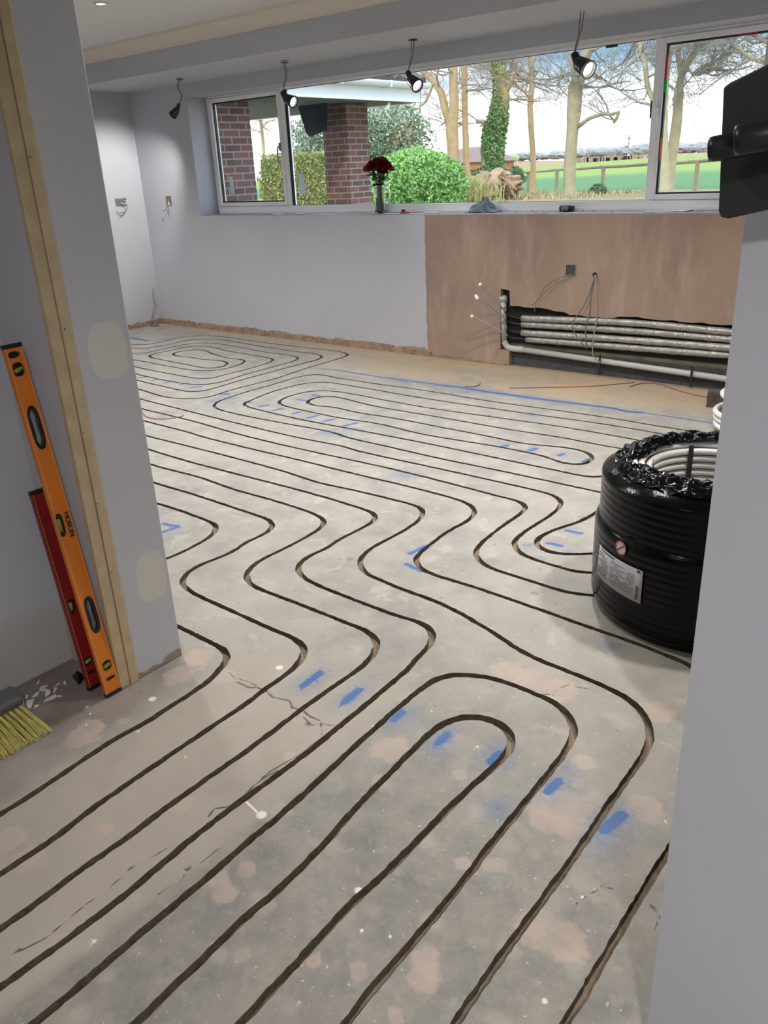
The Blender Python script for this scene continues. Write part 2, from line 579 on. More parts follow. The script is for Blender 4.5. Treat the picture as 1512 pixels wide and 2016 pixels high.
# ------------------------------------------------------------------ floor with the routed pipe channels
GROOVES = [[(-1.933,0.271),(-1.925,0.621),(-1.923,0.693),(-1.934,0.828),(-1.946,1.006),(-1.933,1.101),(-1.941,1.191),(-1.949,1.363),(-1.967,1.393),(-1.971,1.434),(-1.994,1.481),(-2.027,1.517),(-2.082,1.525),(-2.128,1.52),(-2.224,1.524),(-2.319,1.524),(-2.492,1.527),(-2.667,1.544),(-2.811,1.576),(-2.885,1.636),(-2.881,1.726),(-2.851,1.866),(-2.848,1.952),(-2.865,2.093),(-2.884,2.16),(-2.915,2.21),(-2.972,2.244),(-3.057,2.25),(-3.24,2.258),(-3.436,2.252),(-3.743,2.24)],[(-1.715,0.168),(-1.724,0.518),(-1.725,0.58),(-1.723,0.644),(-1.725,0.678),(-1.737,0.759),(-1.745,0.954),(-1.75,1.173),(-1.754,1.392),(-1.764,1.431),(-1.76,1.504),(-1.766,1.573),(-1.79,1.651),(-1.813,1.688),(-1.886,1.719),(-1.944,1.72),(-1.989,1.717),(-2.257,1.721),(-2.532,1.732),(-2.612,1.758),(-2.656,1.812),(-2.678,1.903),(-2.663,2.004),(-2.66,2.12),(-2.681,2.149),(-2.68,2.307),(-2.697,2.366),(-2.749,2.416),(-2.816,2.434),(-2.875,2.433),(-3.191,2.439),(-3.43,2.441),(-3.714,2.435),(-4.299,2.475)],[(-1.568,0.089),(-1.569,0.439),(-1.57,0.543),(-1.575,0.626),(-1.576,0.688),(-1.572,0.753),(-1.573,0.784),(-1.579,0.974),(-1.577,1.23),(-1.586,1.431),(-1.586,1.622),(-1.585,1.751),(-1.611,1.83),(-1.649,1.884),(-1.721,1.912),(-1.776,1.91),(-2.076,1.911),(-2.355,1.915),(-2.437,1.961),(-2.485,2.073),(-2.485,2.238),(-2.499,2.474),(-2.519,2.543),(-2.579,2.589),(-2.651,2.605),(-2.936,2.618),(-3.257,2.612),(-3.565,2.631),(-3.989,2.616),(-4.725,2.676)],[(-1.444,0.017),(-1.429,0.367),(-1.422,0.52),(-1.42,0.674),(-1.433,0.859),(-1.435,1.013),(-1.429,1.163),(-1.427,1.34),(-1.432,1.428),(-1.435,1.55),(-1.444,1.723),(-1.444,1.788),(-1.466,1.882),(-1.472,1.954),(-1.495,2.018),(-1.534,2.057),(-1.572,2.073),(-1.617,2.071),(-1.656,2.062),(-1.907,2.06),(-2.217,2.083),(-2.305,2.137),(-2.341,2.231),(-2.325,2.345),(-2.342,2.42),(-2.341,2.684),(-2.357,2.735),(-2.422,2.781),(-2.492,2.786),(-2.744,2.797),(-2.991,2.797),(-3.453,2.783),(-3.821,2.774),(-4.253,2.785),(-4.988,2.843)],[(-1.294,0.019),(-1.296,0.369),(-1.297,0.465),(-1.301,0.614),(-1.302,0.756),(-1.309,0.948),(-1.312,1.126),(-1.329,1.35),(-1.344,1.605),(-1.345,1.73),(-1.346,1.788),(-1.324,1.845),(-1.263,1.895),(-1.181,1.923),(-1.103,1.928),(-1.085,1.927),(-0.994,1.926),(-0.935,1.915),(-0.887,1.882),(-0.849,1.83),(-0.834,1.775),(-0.827,1.699),(-0.821,1.527),(-0.816,1.373),(-0.811,1.26),(-0.806,1.164),(-0.802,1.068),(-0.803,1.05),(-0.801,0.954),(-0.802,0.841),(-0.796,0.751),(-0.776,0.401)],[(-1.116,0.146),(-1.131,0.495),(-1.139,0.673),(-1.145,0.833),(-1.14,0.848),(-1.149,1.071),(-1.162,1.162),(-1.175,1.316),(-1.185,1.483),(-1.19,1.574),(-1.191,1.618),(-1.184,1.653),(-1.15,1.703),(-1.104,1.736),(-1.045,1.738),(-0.998,1.718),(-0.964,1.68),(-0.957,1.613),(-0.966,1.453),(-0.969,1.3),(-0.968,1.195),(-0.966,1.101),(-0.976,0.989),(-0.971,0.842),(-0.963,0.624),(-0.949,0.274)],[(-0.608,0.533),(-0.624,0.883),(-0.63,1.013),(-0.631,1.234),(-0.636,1.498),(-0.64,1.576),(-0.643,1.702),(-0.645,1.831),(-0.656,1.923),(-0.687,1.986),(-0.74,2.044),(-0.81,2.079),(-0.963,2.095),(-1.179,2.11),(-1.328,2.159),(-1.485,2.203),(-1.642,2.232),(-1.789,2.234),(-1.901,2.244),(-2.035,2.262),(-2.104,2.311),(-2.139,2.367),(-2.16,2.456),(-2.157,2.711),(-2.181,2.863),(-2.231,2.943),(-2.276,2.961),(-2.684,2.956),(-2.936,2.937),(-3.223,2.961),(-3.897,2.966),(-4.472,2.956),(-4.798,2.957)],[(-0.455,0.662),(-0.454,1.012),(-0.454,1.093),(-0.457,1.221),(-0.46,1.411),(-0.46,1.539),(-0.451,1.784),(-0.463,2.026),(-0.544,2.232),(-0.7,2.36),(-0.798,2.372),(-0.887,2.385),(-1.058,2.39),(-1.263,2.402),(-1.578,2.413),(-1.847,2.418),(-1.931,2.477),(-1.947,2.517),(-1.981,2.817),(-1.973,2.975),(-2.006,3.065),(-2.07,3.121),(-2.167,3.144),(-2.5,3.155),(-2.851,3.148),(-3.275,3.15),(-3.705,3.141),(-4.163,3.143),(-4.319,3.156),(-4.839,3.166),(-5.208,3.193)],[(-0.947,2.721),(-1.184,2.607),(-1.274,2.578),(-1.344,2.579),(-1.454,2.585),(-1.616,2.59),(-1.687,2.616),(-1.747,2.668),(-1.781,2.754),(-1.808,3.072),(-1.808,3.182),(-1.832,3.255),(-1.902,3.293),(-1.99,3.293),(-2.279,3.308),(-2.628,3.321),(-2.997,3.316),(-3.285,3.306),(-3.9,3.303),(-4.559,3.346),(-5.128,3.354),(-5.617,3.398)],[(-1.033,2.936),(-1.273,2.777),(-1.316,2.755),(-1.394,2.758),(-1.516,2.763),(-1.592,2.781),(-1.646,2.822),(-1.68,2.887),(-1.687,2.989),(-1.684,3.288),(-1.709,3.387),(-1.754,3.438),(-1.822,3.459),(-2.17,3.468),(-2.618,3.465),(-3.123,3.462),(-3.22,3.478),(-3.64,3.461),(-4.353,3.478),(-4.955,3.503),(-5.396,3.525),(-5.978,3.613)],[(-1.55,3.61),(-1.621,3.616),(-1.8,3.617),(-2.157,3.618),(-2.604,3.61),(-2.988,3.62),(-3.357,3.632),(-3.484,3.66),(-3.919,3.642),(-4.346,3.627),(-4.63,3.649),(-4.723,3.701),(-4.775,3.78),(-4.797,3.924),(-4.806,4.123),(-4.791,4.346),(-4.797,4.581),(-4.767,4.75),(-4.69,4.813),(-4.522,4.797),(-4.284,4.798),(-4.052,4.8),(-3.622,4.82),(-3.014,4.808),(-2.494,4.834),(-2.12,4.845),(-1.752,4.83),(-1.486,4.845),(-1.259,4.882)],[(-1.643,4.037),(-1.702,3.828),(-1.727,3.8),(-1.787,3.783),(-1.886,3.783),(-2.316,3.789),(-2.862,3.794),(-3.402,3.782),(-3.881,3.767),(-4.251,3.783),(-4.497,3.81),(-4.561,3.848),(-4.58,3.936),(-4.623,4.168),(-4.615,4.4),(-4.573,4.549),(-4.469,4.638),(-4.299,4.651),(-3.927,4.648),(-3.643,4.637),(-3.192,4.643),(-2.658,4.667),(-2.054,4.701),(-1.626,4.677),(-1.404,4.615)],[(-1.431,4.367),(-1.732,4.491),(-1.961,4.511),(-2.324,4.514),(-2.683,4.49),(-3.271,4.445),(-3.77,4.454),(-3.995,4.466),(-4.255,4.446),(-4.377,4.347),(-4.405,4.119),(-4.345,4.0),(-4.275,3.966),(-3.983,3.94),(-3.658,3.936),(-3.363,3.964),(-2.964,3.932),(-2.598,3.955),(-2.391,3.968),(-2.101,3.951),(-2.006,3.914),(-1.932,3.911),(-1.87,3.95),(-1.863,4.03),(-1.891,4.098),(-1.971,4.154),(-2.081,4.159),(-2.33,4.1),(-2.573,4.108),(-2.963,4.114),(-3.389,4.119),(-3.645,4.098),(-3.9,4.115),(-4.068,4.08),(-4.169,4.117),(-4.204,4.223),(-4.143,4.325),(-3.998,4.335),(-3.823,4.305),(-3.629,4.287),(-3.091,4.294),(-2.566,4.297),(-2.163,4.317),(-1.95,4.305),(-1.786,4.31),(-1.675,4.319)],[(-1.481,3.519),(-1.51,3.455),(-1.52,3.333),(-1.532,3.234),(-1.578,3.106),(-1.602,3.007),(-1.605,2.938),(-1.577,2.893),(-1.522,2.863),(-1.45,2.865),(-1.346,2.941),(-1.233,3.047)],[(-6.353,3.809),(-5.673,3.709),(-5.215,3.669),(-5.041,3.728),(-4.955,3.823),(-4.961,4.084),(-4.928,4.515),(-4.96,4.949),(-4.969,5.4),(-4.993,5.509),(-5.13,5.579),(-5.788,5.568),(-6.268,5.561),(-6.814,5.58),(-7.0,5.551),(-7.215,5.405),(-7.209,5.006),(-7.258,4.894),(-7.394,4.845),(-7.863,4.789)],[(-6.666,4.012),(-5.959,3.894),(-5.55,3.872),(-5.222,3.871),(-5.148,3.93),(-5.133,4.074),(-5.144,4.41),(-5.128,4.91),(-5.123,5.273),(-5.17,5.352),(-5.31,5.403),(-5.612,5.392),(-6.11,5.415),(-6.672,5.459),(-6.786,5.442),(-7.005,5.284),(-7.023,4.974),(-7.088,4.773),(-7.228,4.73),(-7.656,4.685)],[(-6.926,4.181),(-6.182,4.037),(-5.86,4.016),(-5.424,4.032),(-5.291,4.099),(-5.248,4.188),(-5.271,4.525),(-5.268,4.799),(-5.277,5.113),(-5.331,5.204),(-5.461,5.242),(-5.798,5.236),(-6.204,5.276),(-6.675,5.282),(-6.846,5.158),(-6.875,4.863),(-6.89,4.631),(-6.974,4.553),(-7.056,4.493)],[(-7.253,4.365),(-6.441,4.209),(-5.858,4.191),(-5.525,4.2),(-5.432,4.251),(-5.424,4.393),(-5.41,4.649),(-5.436,4.959),(-5.489,5.041),(-5.626,5.074),(-5.872,5.087),(-6.201,5.099),(-6.526,5.159),(-6.73,5.066),(-6.736,4.861),(-6.758,4.655),(-6.709,4.561),(-6.412,4.517),(-6.019,4.503),(-5.885,4.491),(-5.741,4.508),(-5.686,4.597),(-5.752,4.722),(-5.887,4.768),(-6.097,4.722),(-6.305,4.729),(-6.473,4.7),(-6.584,4.745),(-6.618,4.832),(-6.541,4.979),(-6.418,5.006),(-6.198,4.928),(-5.895,4.877),(-5.765,4.897),(-5.675,4.864),(-5.61,4.729),(-5.603,4.546),(-5.689,4.426),(-5.797,4.383),(-6.226,4.378),(-6.707,4.386),(-6.977,4.354)]]
rf = random.Random(3)
X0, X1, Y0, Y1 = -8.19, 1.6, -2.0, 5.82
pts = [Vector((X0, Y0)), Vector((X1, Y0)), Vector((X1, Y1)), Vector((X0, Y1))]
polys = [[0, 1, 2, 3]]
GC = []
for gi, gp in enumerate(GROOVES):
    c_ = smooth_path(gp, 0.015)
    for _ in range(13):
        c_[1:-1] = c_[1:-1] * 0.5 + (c_[:-2] + c_[2:]) * 0.25
    GC.append(c_)
    d_ = np.gradient(c_, axis=0)
    d_ /= np.linalg.norm(d_, axis=1)[:, None] + 1e-9
    nrm = np.stack([-d_[:, 1], d_[:, 0]], 1)
    cv_ = np.linalg.norm(np.gradient(d_, axis=0), axis=1) / 0.015
    wx_ = 0.0042 * np.clip(cv_ / 9, 0, 1)
    wx_[1:-1] = (wx_[:-2] + wx_[1:-1] + wx_[2:]) / 3
    wl = wx_ + np.array([0.0100 + 0.0022 * noise.noise(Vector((p[0] * 18, p[1] * 18, gi))) + rf.uniform(-.0015, .0015) for p in c_])
    wr = wx_ + np.array([0.0100 + 0.0022 * noise.noise(Vector((p[0] * 18, p[1] * 18, gi + 50))) + rf.uniform(-.0015, .0015) for p in c_])
    ring = np.concatenate([c_ - nrm * wr[:, None], (c_ + nrm * wl[:, None])[::-1]])
    ring[:, 0] = np.clip(ring[:, 0], X0 + .01, X1 - .01)
    ring[:, 1] = np.clip(ring[:, 1], Y0 + .01, Y1 - .01)
    polys.append(list(range(len(pts), len(pts) + len(ring))))
    pts += [Vector(p) for p in ring]

# marks on the concrete: (kind, half width, points)
MARKS = [('chalk',0.022,[(-7.74,5.065),(-7.426,5.046)]),('chalk',0.007,[(-7.409,5.034),(-7.313,5.082),(-7.308,5.297),(-7.291,5.441)]),('chalk',0.014,[(-6.013,3.953),(-5.983,4.018)]),('chalk',0.014,[(-5.829,3.959),(-5.814,4.008)]),('chalk',0.014,[(-5.664,3.957),(-5.652,4.017)]),('chalk',0.014,[(-5.481,3.981),(-5.468,4.014)]),('chalk',0.014,[(-5.31,3.975),(-5.276,4.025)]),('chalk',0.014,[(-4.579,3.892),(-4.536,3.895)]),('chalk',0.014,[(-4.385,3.849),(-4.36,3.911)]),('chalk',0.014,[(-4.218,3.843),(-4.208,3.9)]),('chalk',0.014,[(-4.038,3.843),(-4.026,3.89)]),('chalk',0.014,[(-3.866,3.827),(-3.851,3.904)]),('chalk',0.014,[(-3.713,3.834),(-3.69,3.894)]),('chalk',0.014,[(-3.523,3.81),(-3.498,3.902)]),('chalk',0.014,[(-4.284,4.133),(-4.216,4.144)]),('chalk',0.014,[(-4.28,4.293),(-4.216,4.3)]),('chalk',0.02,[(-4.929,3.953),(-4.881,3.98)]),('smudge',0.05,[(-4.825,3.756),(-4.773,3.853)]),('smudge',0.05,[(-3.532,3.631),(-3.4,3.648)]),('smudge',0.05,[(-2.635,3.284),(-2.574,3.297)]),('smudge',0.05,[(-2.624,4.63),(-2.589,4.637)]),('smudge',0.05,[(-5.718,4.338),(-5.65,4.376)]),('chalk',0.01,[(-4.825,4.978),(-4.616,5.005),(-4.38,4.995),(-4.451,4.991),(-4.23,4.99),(-3.922,4.998),(-3.577,5.022)]),('chalk',0.017,[(-3.571,5.013),(-3.397,5.034),(-3.204,5.015),(-3.007,5.026),(-2.797,5.027),(-2.605,5.043),(-2.415,5.051),(-2.221,5.065),(-2.108,5.041),(-2.006,5.063)]),('chalk',0.008,[(-2.006,5.063),(-1.757,5.066),(-1.541,5.056)]),('smudge',0.05,[(-4.088,4.989),(-3.391,5.025),(-2.534,5.033)]),('chalk',0.016,[(-2.413,3.985),(-2.399,4.02)]),('chalk',0.016,[(-2.243,3.997),(-2.231,4.037)]),('chalk',0.016,[(-2.058,4.012),(-2.052,4.04)]),('chalk',0.016,[(-1.888,3.988),(-1.885,4.044)]),('chalk',0.011,[(-3.197,2.101),(-3.1,2.123)]),('chalk',0.011,[(-3.097,2.121),(-3.11,2.041)]),('chalk',0.011,[(-1.982,2.509),(-1.975,2.611)]),('chalk',0.011,[(-1.939,2.423),(-1.837,2.406)]),('chalk',0.011,[(-1.539,2.939),(-1.476,2.945)]),('chalk',0.011,[(-1.539,3.105),(-1.473,3.108)]),('smudge',0.02,[(-1.609,2.867),(-1.594,2.894)]),('smudge',0.02,[(-1.433,2.893),(-1.414,2.911)]),('smudge',0.02,[(-1.51,2.781),(-1.481,2.787)]),('smudge',0.02,[(-3.542,2.966),(-3.5,2.975)]),('smudge',0.02,[(-0.968,2.309),(-0.949,2.346)]),('smudge',0.02,[(-1.546,3.28),(-1.522,3.283)]),('chalk',0.0125,[(-1.67,1.521),(-1.676,1.603)]),('smudge',0.045,[(-1.67,1.521),(-1.676,1.603)]),('chalk',0.0125,[(-1.501,1.54),(-1.505,1.619)]),('smudge',0.045,[(-1.501,1.54),(-1.505,1.619)]),('chalk',0.0125,[(-1.318,1.561),(-1.32,1.609)]),('smudge',0.045,[(-1.318,1.561),(-1.32,1.609)]),('chalk',0.0125,[(-1.143,1.546),(-1.145,1.597)]),('smudge',0.045,[(-1.143,1.546),(-1.145,1.597)]),('chalk',0.0125,[(-0.978,1.567),(-0.975,1.624)]),('smudge',0.045,[(-0.978,1.567),(-0.975,1.624)]),('chalk',0.0125,[(-0.792,1.561),(-0.786,1.616)]),('smudge',0.045,[(-0.792,1.561),(-0.786,1.616)]),('chalk',0.015,[(-0.614,1.521),(-0.598,1.598)]),('smudge',0.05,[(-0.612,1.487),(-0.601,1.605)]),('smudge',0.04,[(-0.861,1.429)]),('smudge',0.03,[(-0.799,1.675)]),('splat',0.013,[(-1.351,1.042)]),('splat',0.003,[(-1.422,1.051),(-1.37,1.042)]),('splat',0.009,[(-0.987,1.011)]),('splat',0.0045,[(-0.91,0.933)]),('splat',0.004,[(-0.85,0.959)]),('splat',0.012,[(-2.022,1.185)]),('splat',0.004,[(-1.703,1.069)]),('splat',0.005,[(-2.16,1.033)]),('splat',0.004,[(-2.12,1.019)]),('splat',0.005,[(-1.368,0.553)]),('splat',0.006,[(-0.509,1.03)]),('splat',0.012,[(-1.813,1.555)]),('splat',0.004,[(-0.564,1.305)]),('splat',0.004,[(-2.079,0.979)]),('splat',0.005,[(-1.918,1.057)]),('splat',0.004,[(-1.348,1.499)]),('splat',0.003,[(-1.249,1.663)]),('splat',0.004,[(-1.043,1.605)]),('splat',0.003,[(-0.503,1.641)]),('pink',0.07,[(-0.74,1.525)]),('pink',0.055,[(-0.704,1.497)]),('pink',0.04,[(-0.737,1.465)]),('pink',0.022,[(-1.018,1.477)]),('pink',0.012,[(-1.042,1.597)]),('pink',0.016,[(-1.106,1.606)]),('pink',0.05,[(-1.245,1.452)]),('pink',0.03,[(-1.255,1.422)]),('pink',0.03,[(-0.633,1.17)]),('pink',0.022,[(-0.763,1.274)]),('pink',0.02,[(-0.784,1.262)]),('pink',0.02,[(-0.838,1.222)]),('pink',0.03,[(-1.279,0.835)]),('pink',0.03,[(-1.235,0.812)]),('pink',0.025,[(-1.243,0.9)]),('pink',0.05,[(-2.034,0.942)]),('pink',0.04,[(-2.059,0.985)]),('pink',0.02,[(-1.996,1.061)]),('pink',0.015,[(-1.989,0.957)]),('pink',0.015,[(-1.658,0.76)]),('pink',0.015,[(-1.637,0.769)]),('pink',0.02,[(-1.459,1.252)]),('pink',0.03,[(-0.752,0.961)]),('pink',0.03,[(-0.727,0.921)]),('pink',0.02,[(-0.727,0.825)]),('pink',0.02,[(-0.853,0.855)]),('pink',0.02,[(-0.943,0.817)]),('pink',0.05,[(-0.592,1.176)]),('pink',0.05,[(-0.545,1.179)]),('pink',0.06,[(-1.089,1.976)]),('pink',0.06,[(-0.983,1.983)]),('pink',0.05,[(-1.172,1.988)]),('pink',0.05,[(-2.093,1.43)]),('pink',0.05,[(-2.063,1.318)]),('pink',0.04,[(-1.934,1.41)]),('pink',0.05,[(-0.562,1.656)]),('pink',0.05,[(-0.698,2.059)]),('pink',0.03,[(-1.558,0.946)]),('pink',0.04,[(-1.711,0.591)]),('pink',0.04,[(-1.819,0.594)]),('pink',0.03,[(-0.767,1.725)]),('crack',0.0051,[(-1.866,1.41),(-1.815,1.417),(-1.751,1.434),(-1.705,1.427),(-1.653,1.437),(-1.61,1.424),(-1.583,1.428),(-1.533,1.421),(-1.497,1.422)]),('crack',0.0033,[(-1.493,1.425),(-1.469,1.392),(-1.441,1.373)]),('crack',0.0033,[(-1.553,1.412),(-1.498,1.4),(-1.479,1.41),(-1.449,1.434)]),('crack',0.0033,[(-1.936,1.427),(-1.885,1.427),(-1.796,1.437)]),('crack',0.0043,[(-1.442,1.188),(-1.45,1.144),(-1.456,1.118),(-1.446,1.084),(-1.442,1.019),(-1.467,0.981),(-1.462,0.954)]),('crack',0.0043,[(-1.46,1.141),(-1.444,1.258),(-1.437,1.366)]),('crack',0.0025,[(-1.454,0.844),(-1.466,0.78),(-1.471,0.724),(-1.473,0.687),(-1.469,0.646),(-1.472,0.599),(-1.469,0.549),(-1.465,0.504)]),('crack',0.0025,[(-1.466,0.484),(-1.478,0.443)]),('crack',0.0021,[(-1.353,0.891),(-1.353,0.838),(-1.355,0.772),(-1.36,0.712)]),('crack',0.0025,[(-1.015,1.932),(-0.985,1.954),(-0.985,1.999),(-0.974,2.035),(-0.978,2.055)]),('crack',0.0025,[(-0.966,2.03),(-0.94,2.037),(-0.909,2.047)]),('crack',0.0025,[(-0.553,1.224),(-0.564,1.273),(-0.566,1.301),(-0.55,1.331),(-0.537,1.356),(-0.514,1.371)]),('crack',0.0025,[(-0.435,1.37),(-0.407,1.351),(-0.398,1.308)]),('crack',0.0033,[(-5.523,4.516),(-5.271,4.525),(-4.985,4.53),(-4.725,4.509),(-4.248,4.497)]),('crack',0.0025,[(-3.788,4.417),(-3.513,4.468),(-3.22,4.475),(-2.731,4.484)])]
for x in np.arange(X0 + .04, X1, .05):
    for y in np.arange(Y0 + .04, Y1, .05):
        if y > 1.2 or x > -2.7:
            pts.append(Vector((x + rf.uniform(-.006, .006), y + rf.uniform(-.006, .006))))
for kind, hw, P_ in MARKS:
    P_ = np.array(P_)
    st = {'crack': .006, 'chalk': .012, 'smudge': .03, 'pink': .025, 'splat': .005, 'dusty': .1}[kind]
    rad = hw * (1.9 if kind != 'crack' else 2.5)
    seg = smooth_path(P_, st) if len(P_) > 2 else np.array([P_[0] + (P_[-1] - P_[0]) * k for k in np.linspace(0, 1, max(2, int(np.linalg.norm(P_[-1] - P_[0]) / st)))]) if len(P_) == 2 else P_
    for q in seg[::1]:
        nn = max(1, int(rad / st))
        for i in range(-nn, nn + 1):
            if len(P_) == 1:
                for j in range(-nn, nn + 1):
                    pts.append(Vector((q[0] + i * st, q[1] + j * st)))
            else:
                d_ = P_[-1] - P_[0]
                d_ = d_ / (np.linalg.norm(d_) + 1e-9)
                pts.append(Vector((q[0] - d_[1] * i * st, q[1] + d_[0] * i * st)))
pts = [p if i < 4 else Vector((min(max(p.x, X0 + .005), X1 - .005), min(max(p.y, Y0 + .005), Y1 - .005))) for i, p in enumerate(pts)]
v2, _, f2, _, _, of2 = delaunay_2d_cdt(pts, [], polys, 0, 1e-5, True)
nv = len(v2)
VX = np.array([(p.x, p.y) for p in v2])
top = []
bot = []
for t_, o in zip(f2, of2):
    if not o:
        continue
    (top if set(o) == {0} else bot).append(tuple(t_))
edges = {}
for t_ in bot:
    for k in range(3):
        a, b = t_[k], t_[(k + 1) % 3]
        edges.setdefault((min(a, b), max(a, b)), []).append((a, b))
V3 = np.zeros((2 * nv, 3))
V3[:nv, :2] = VX
V3[nv:, :2] = VX
V3[nv:, 2] = [-0.027 + 0.004 * noise.noise(Vector((p[0] * 25, p[1] * 25, 0))) for p in VX]
F3 = list(top) + [tuple(i + nv for i in t_) for t_ in bot]
MI = [0] * len(top) + [2] * len(bot)
for k, l in edges.items():
    if len(l) == 1:
        a, b = l[0]
        F3.append((a, b, b + nv, a + nv))
        MI.append(1)
used_ = np.zeros(2 * nv, bool)
for t_ in F3:
    for i in t_:
        used_[i] = True
remap = np.cumsum(used_) - 1
# slab body below, so the floor has thickness
V3 = V3[used_]
F3 = [tuple(int(remap[i]) for i in t_) for t_ in F3]
n0 = len(V3)
slab = [(X0, Y0, -.06), (X1, Y0, -.06), (X1, Y1, -.06), (X0, Y1, -.06)]
V3 = np.vstack([V3, slab])
F3.append((n0, n0 + 3, n0 + 2, n0 + 1))
MI.append(0)
me = bpy.data.meshes.new('floor')
me.from_pydata(V3.tolist(), [], F3)
me.materials.append(m_floor)
me.materials.append(m_cut)
me.materials.append(m_cutfloor)
me.polygons.foreach_set('material_index', MI)
me.update()
PX = V3[:, :2]


def seg_dist(P, a, b):
    a, b = np.array(a), np.array(b)
    ab = b - a
    t_ = np.clip(((P - a) @ ab) / (ab @ ab + 1e-12), 0, 1)
    return np.linalg.norm(P - (a + t_[:, None] * ab), axis=1)


AT = {k: np.zeros(len(PX)) for k in ('chalk', 'smudge', 'pink', 'splat', 'dusty', 'crack')}
for kind, hw, P_ in MARKS:
    P_ = np.array(P_)
    if kind == 'crack' and len(P_) > 2:
        P_ = smooth_path(P_, .03)
        P_ = P_ + np.array([(rf.uniform(-.006, .006), rf.uniform(-.006, .006)) for _ in P_])
    lo, hi = P_.min(0) - 3 * hw, P_.max(0) + 3 * hw
    sel = np.where((PX[:, 0] > lo[0]) & (PX[:, 0] < hi[0]) & (PX[:, 1] > lo[1]) & (PX[:, 1] < hi[1]))[0]
    if not len(sel):
        continue
    Q = PX[sel]
    d_ = np.full(len(Q), 9.)
    if len(P_) == 1:
        d_ = np.linalg.norm(Q - P_[0], axis=1)
    for a, b in zip(P_[:-1], P_[1:]):
        d_ = np.minimum(d_, seg_dist(Q, a, b))
    val = np.clip(1 - d_ / (2 * hw), 0, 1) if kind != 'smudge' else np.clip(1 - d_ / (2 * hw), 0, 1) ** 1.5
    AT[kind][sel] = np.maximum(AT[kind][sel], val)
AT['tan'] = np.clip((PX[:, 1] - (4.87 + 0.07 * (PX[:, 0] + 4.7))) / .25, 0, 1) * np.clip((PX[:, 0] + 5.2) / .5, 0, 1) + np.clip((PX[:, 1] - 5.55) / .2, 0, 1)
# the smoother screed repair left of the long crack
sc = np.clip((1.62 - PX[:, 1] + 0.15 * (PX[:, 0] + 2.0)) / .05, 0, 1) * np.clip((-1.36 - PX[:, 0] + 0.02 * PX[:, 1]) / .03, 0, 1) * np.clip((PX[:, 0] + 2.0) / .1, 0, 1)
AT['screed'] = sc
AT['old'] = np.clip((2.1 - PX[:, 1]) / 1.0, 0, 1) * np.clip((PX[:, 0] + 1.75) / .3, 0, 1) * (1 - sc)
AT['dusty'] = np.maximum(AT['dusty'], np.clip((-1.93 - PX[:, 0]) / .25, 0, 1) * np.clip((1.5 - PX[:, 1]) / .2, 0, 1))
for k, a in AT.items():
    at = me.attributes.new(k, 'FLOAT', 'POINT')
    at.data.foreach_set('value', a.astype(np.float32))
fl = bpy.data.objects.new('floor', me)
C.objects.link(fl)
struct(fl)

# ------------------------------------------------------------------ room shell
WX0, WX1, WZ0, WZ1 = -7.24, -1.15, 1.19, 2.31
YW, YF = 5.82, 6.07
opening = [(WX0, WZ0), (WX1, WZ0), (WX1, WZ1), (WX0, WZ1)]
rj = random.Random(11)
chase = [(-3.562, 0.128), (-3.478, 0.128), (-3.478, -0.01), (0.6, -0.01)]
xx = 0.6
topz = lambda x: 0.482 - 0.018 * (x + 3.48) / 2 + (0.012 if x < -3.1 else 0) - (0.022 if -2.95 < x < -2.55 else 0)
ct = []
while xx > -3.46:
    ct.append((xx, topz(xx) + rj.uniform(-.006, .006)))
    xx -= rj.uniform(.03, .09)
chase += ct + [(-3.474, 0.490), (-3.482, 0.614), (-3.566, 0.622)]
chase_in = [(x, max(z, 0.002)) for x, z in chase]
outer = [(-8.19, 0), (1.6, 0), (1.6, 2.42), (-8.19, 2.42)]
sheet = struct(plate('wall_back', outer, [opening, chase_in], YW, YW + .045, [m_winwall]))
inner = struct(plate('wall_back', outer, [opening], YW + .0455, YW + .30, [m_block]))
# plastered reveals of the window recess
mb = MB()
mb.box(WX0 - .002, WX0 + .004, YW + .001, YF + .08, WZ0, WZ1)
mb.box(WX1 - .004, WX1 + .002, YW + .001, YF + .08, WZ0, WZ1)
mb.box(WX0, WX1, YW + .001, YF + .08, WZ1 - .004, WZ1 + .002)
struct(mb.build('trim_1', m_paint))
mb = MB()
mb.box(WX0, WX1, YW + .002, YF + .08, WZ0 - .002, WZ0 + .004)
m_sill = mat('dusty_sill_plaster', (0.30, 0.30, 0.33), 0.8, 0, 6, col2=(0.17, 0.15, 0.16), bump=0.2)
struct(mb.build('trim_2', m_sill))
# black void and block behind the pipe chase
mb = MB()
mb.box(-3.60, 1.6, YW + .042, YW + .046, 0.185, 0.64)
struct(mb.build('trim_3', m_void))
# rough broken plaster foot of the painted wall
mb = MB()
rb = random.Random(5)
segs = []
x = -8.19
while x < -3.50:
    nx = min(x + rb.uniform(.03, .10), -3.50)
    segs.append((x, nx))
    x = nx
V, F = [], []
for i, (a, b) in enumerate(segs):
    h = (0.045 + 0.035 * noise.noise(Vector((a * 1.7, 0, 0))) + rb.uniform(-.012, .012)) if a < -4.3 else 0.018 + rb.uniform(-.004, .006)
    tck = .010 + rb.uniform(0, .008)
    mb.box(a, b, YW - tck, YW + .002, 0.0005, h)
struct(mb.build('baseboard_back', m_bareplaster))
mb = MB()
y = 4.9
while y < 5.805:
    ny = min(y + rb.uniform(.03, .09), 5.81)
    mb.box(-8.192, -8.19 + .012 + rb.uniform(0, .008), y, ny, 0.0005, 0.055 + rb.uniform(-.012, .012))
    y = ny
struct(mb.build('baseboard_left', m_bareplaster))
mb = MB()
mb.box(-8.39, -8.19, -2.2, 6.12, -.05, 2.72)
struct(mb.build('wall_left', m_paint))
mb = MB()
mb.box(1.6, 1.8, -2.2, 6.12, -.05, 2.72)
struct(mb.build('wall_right', m_paint))
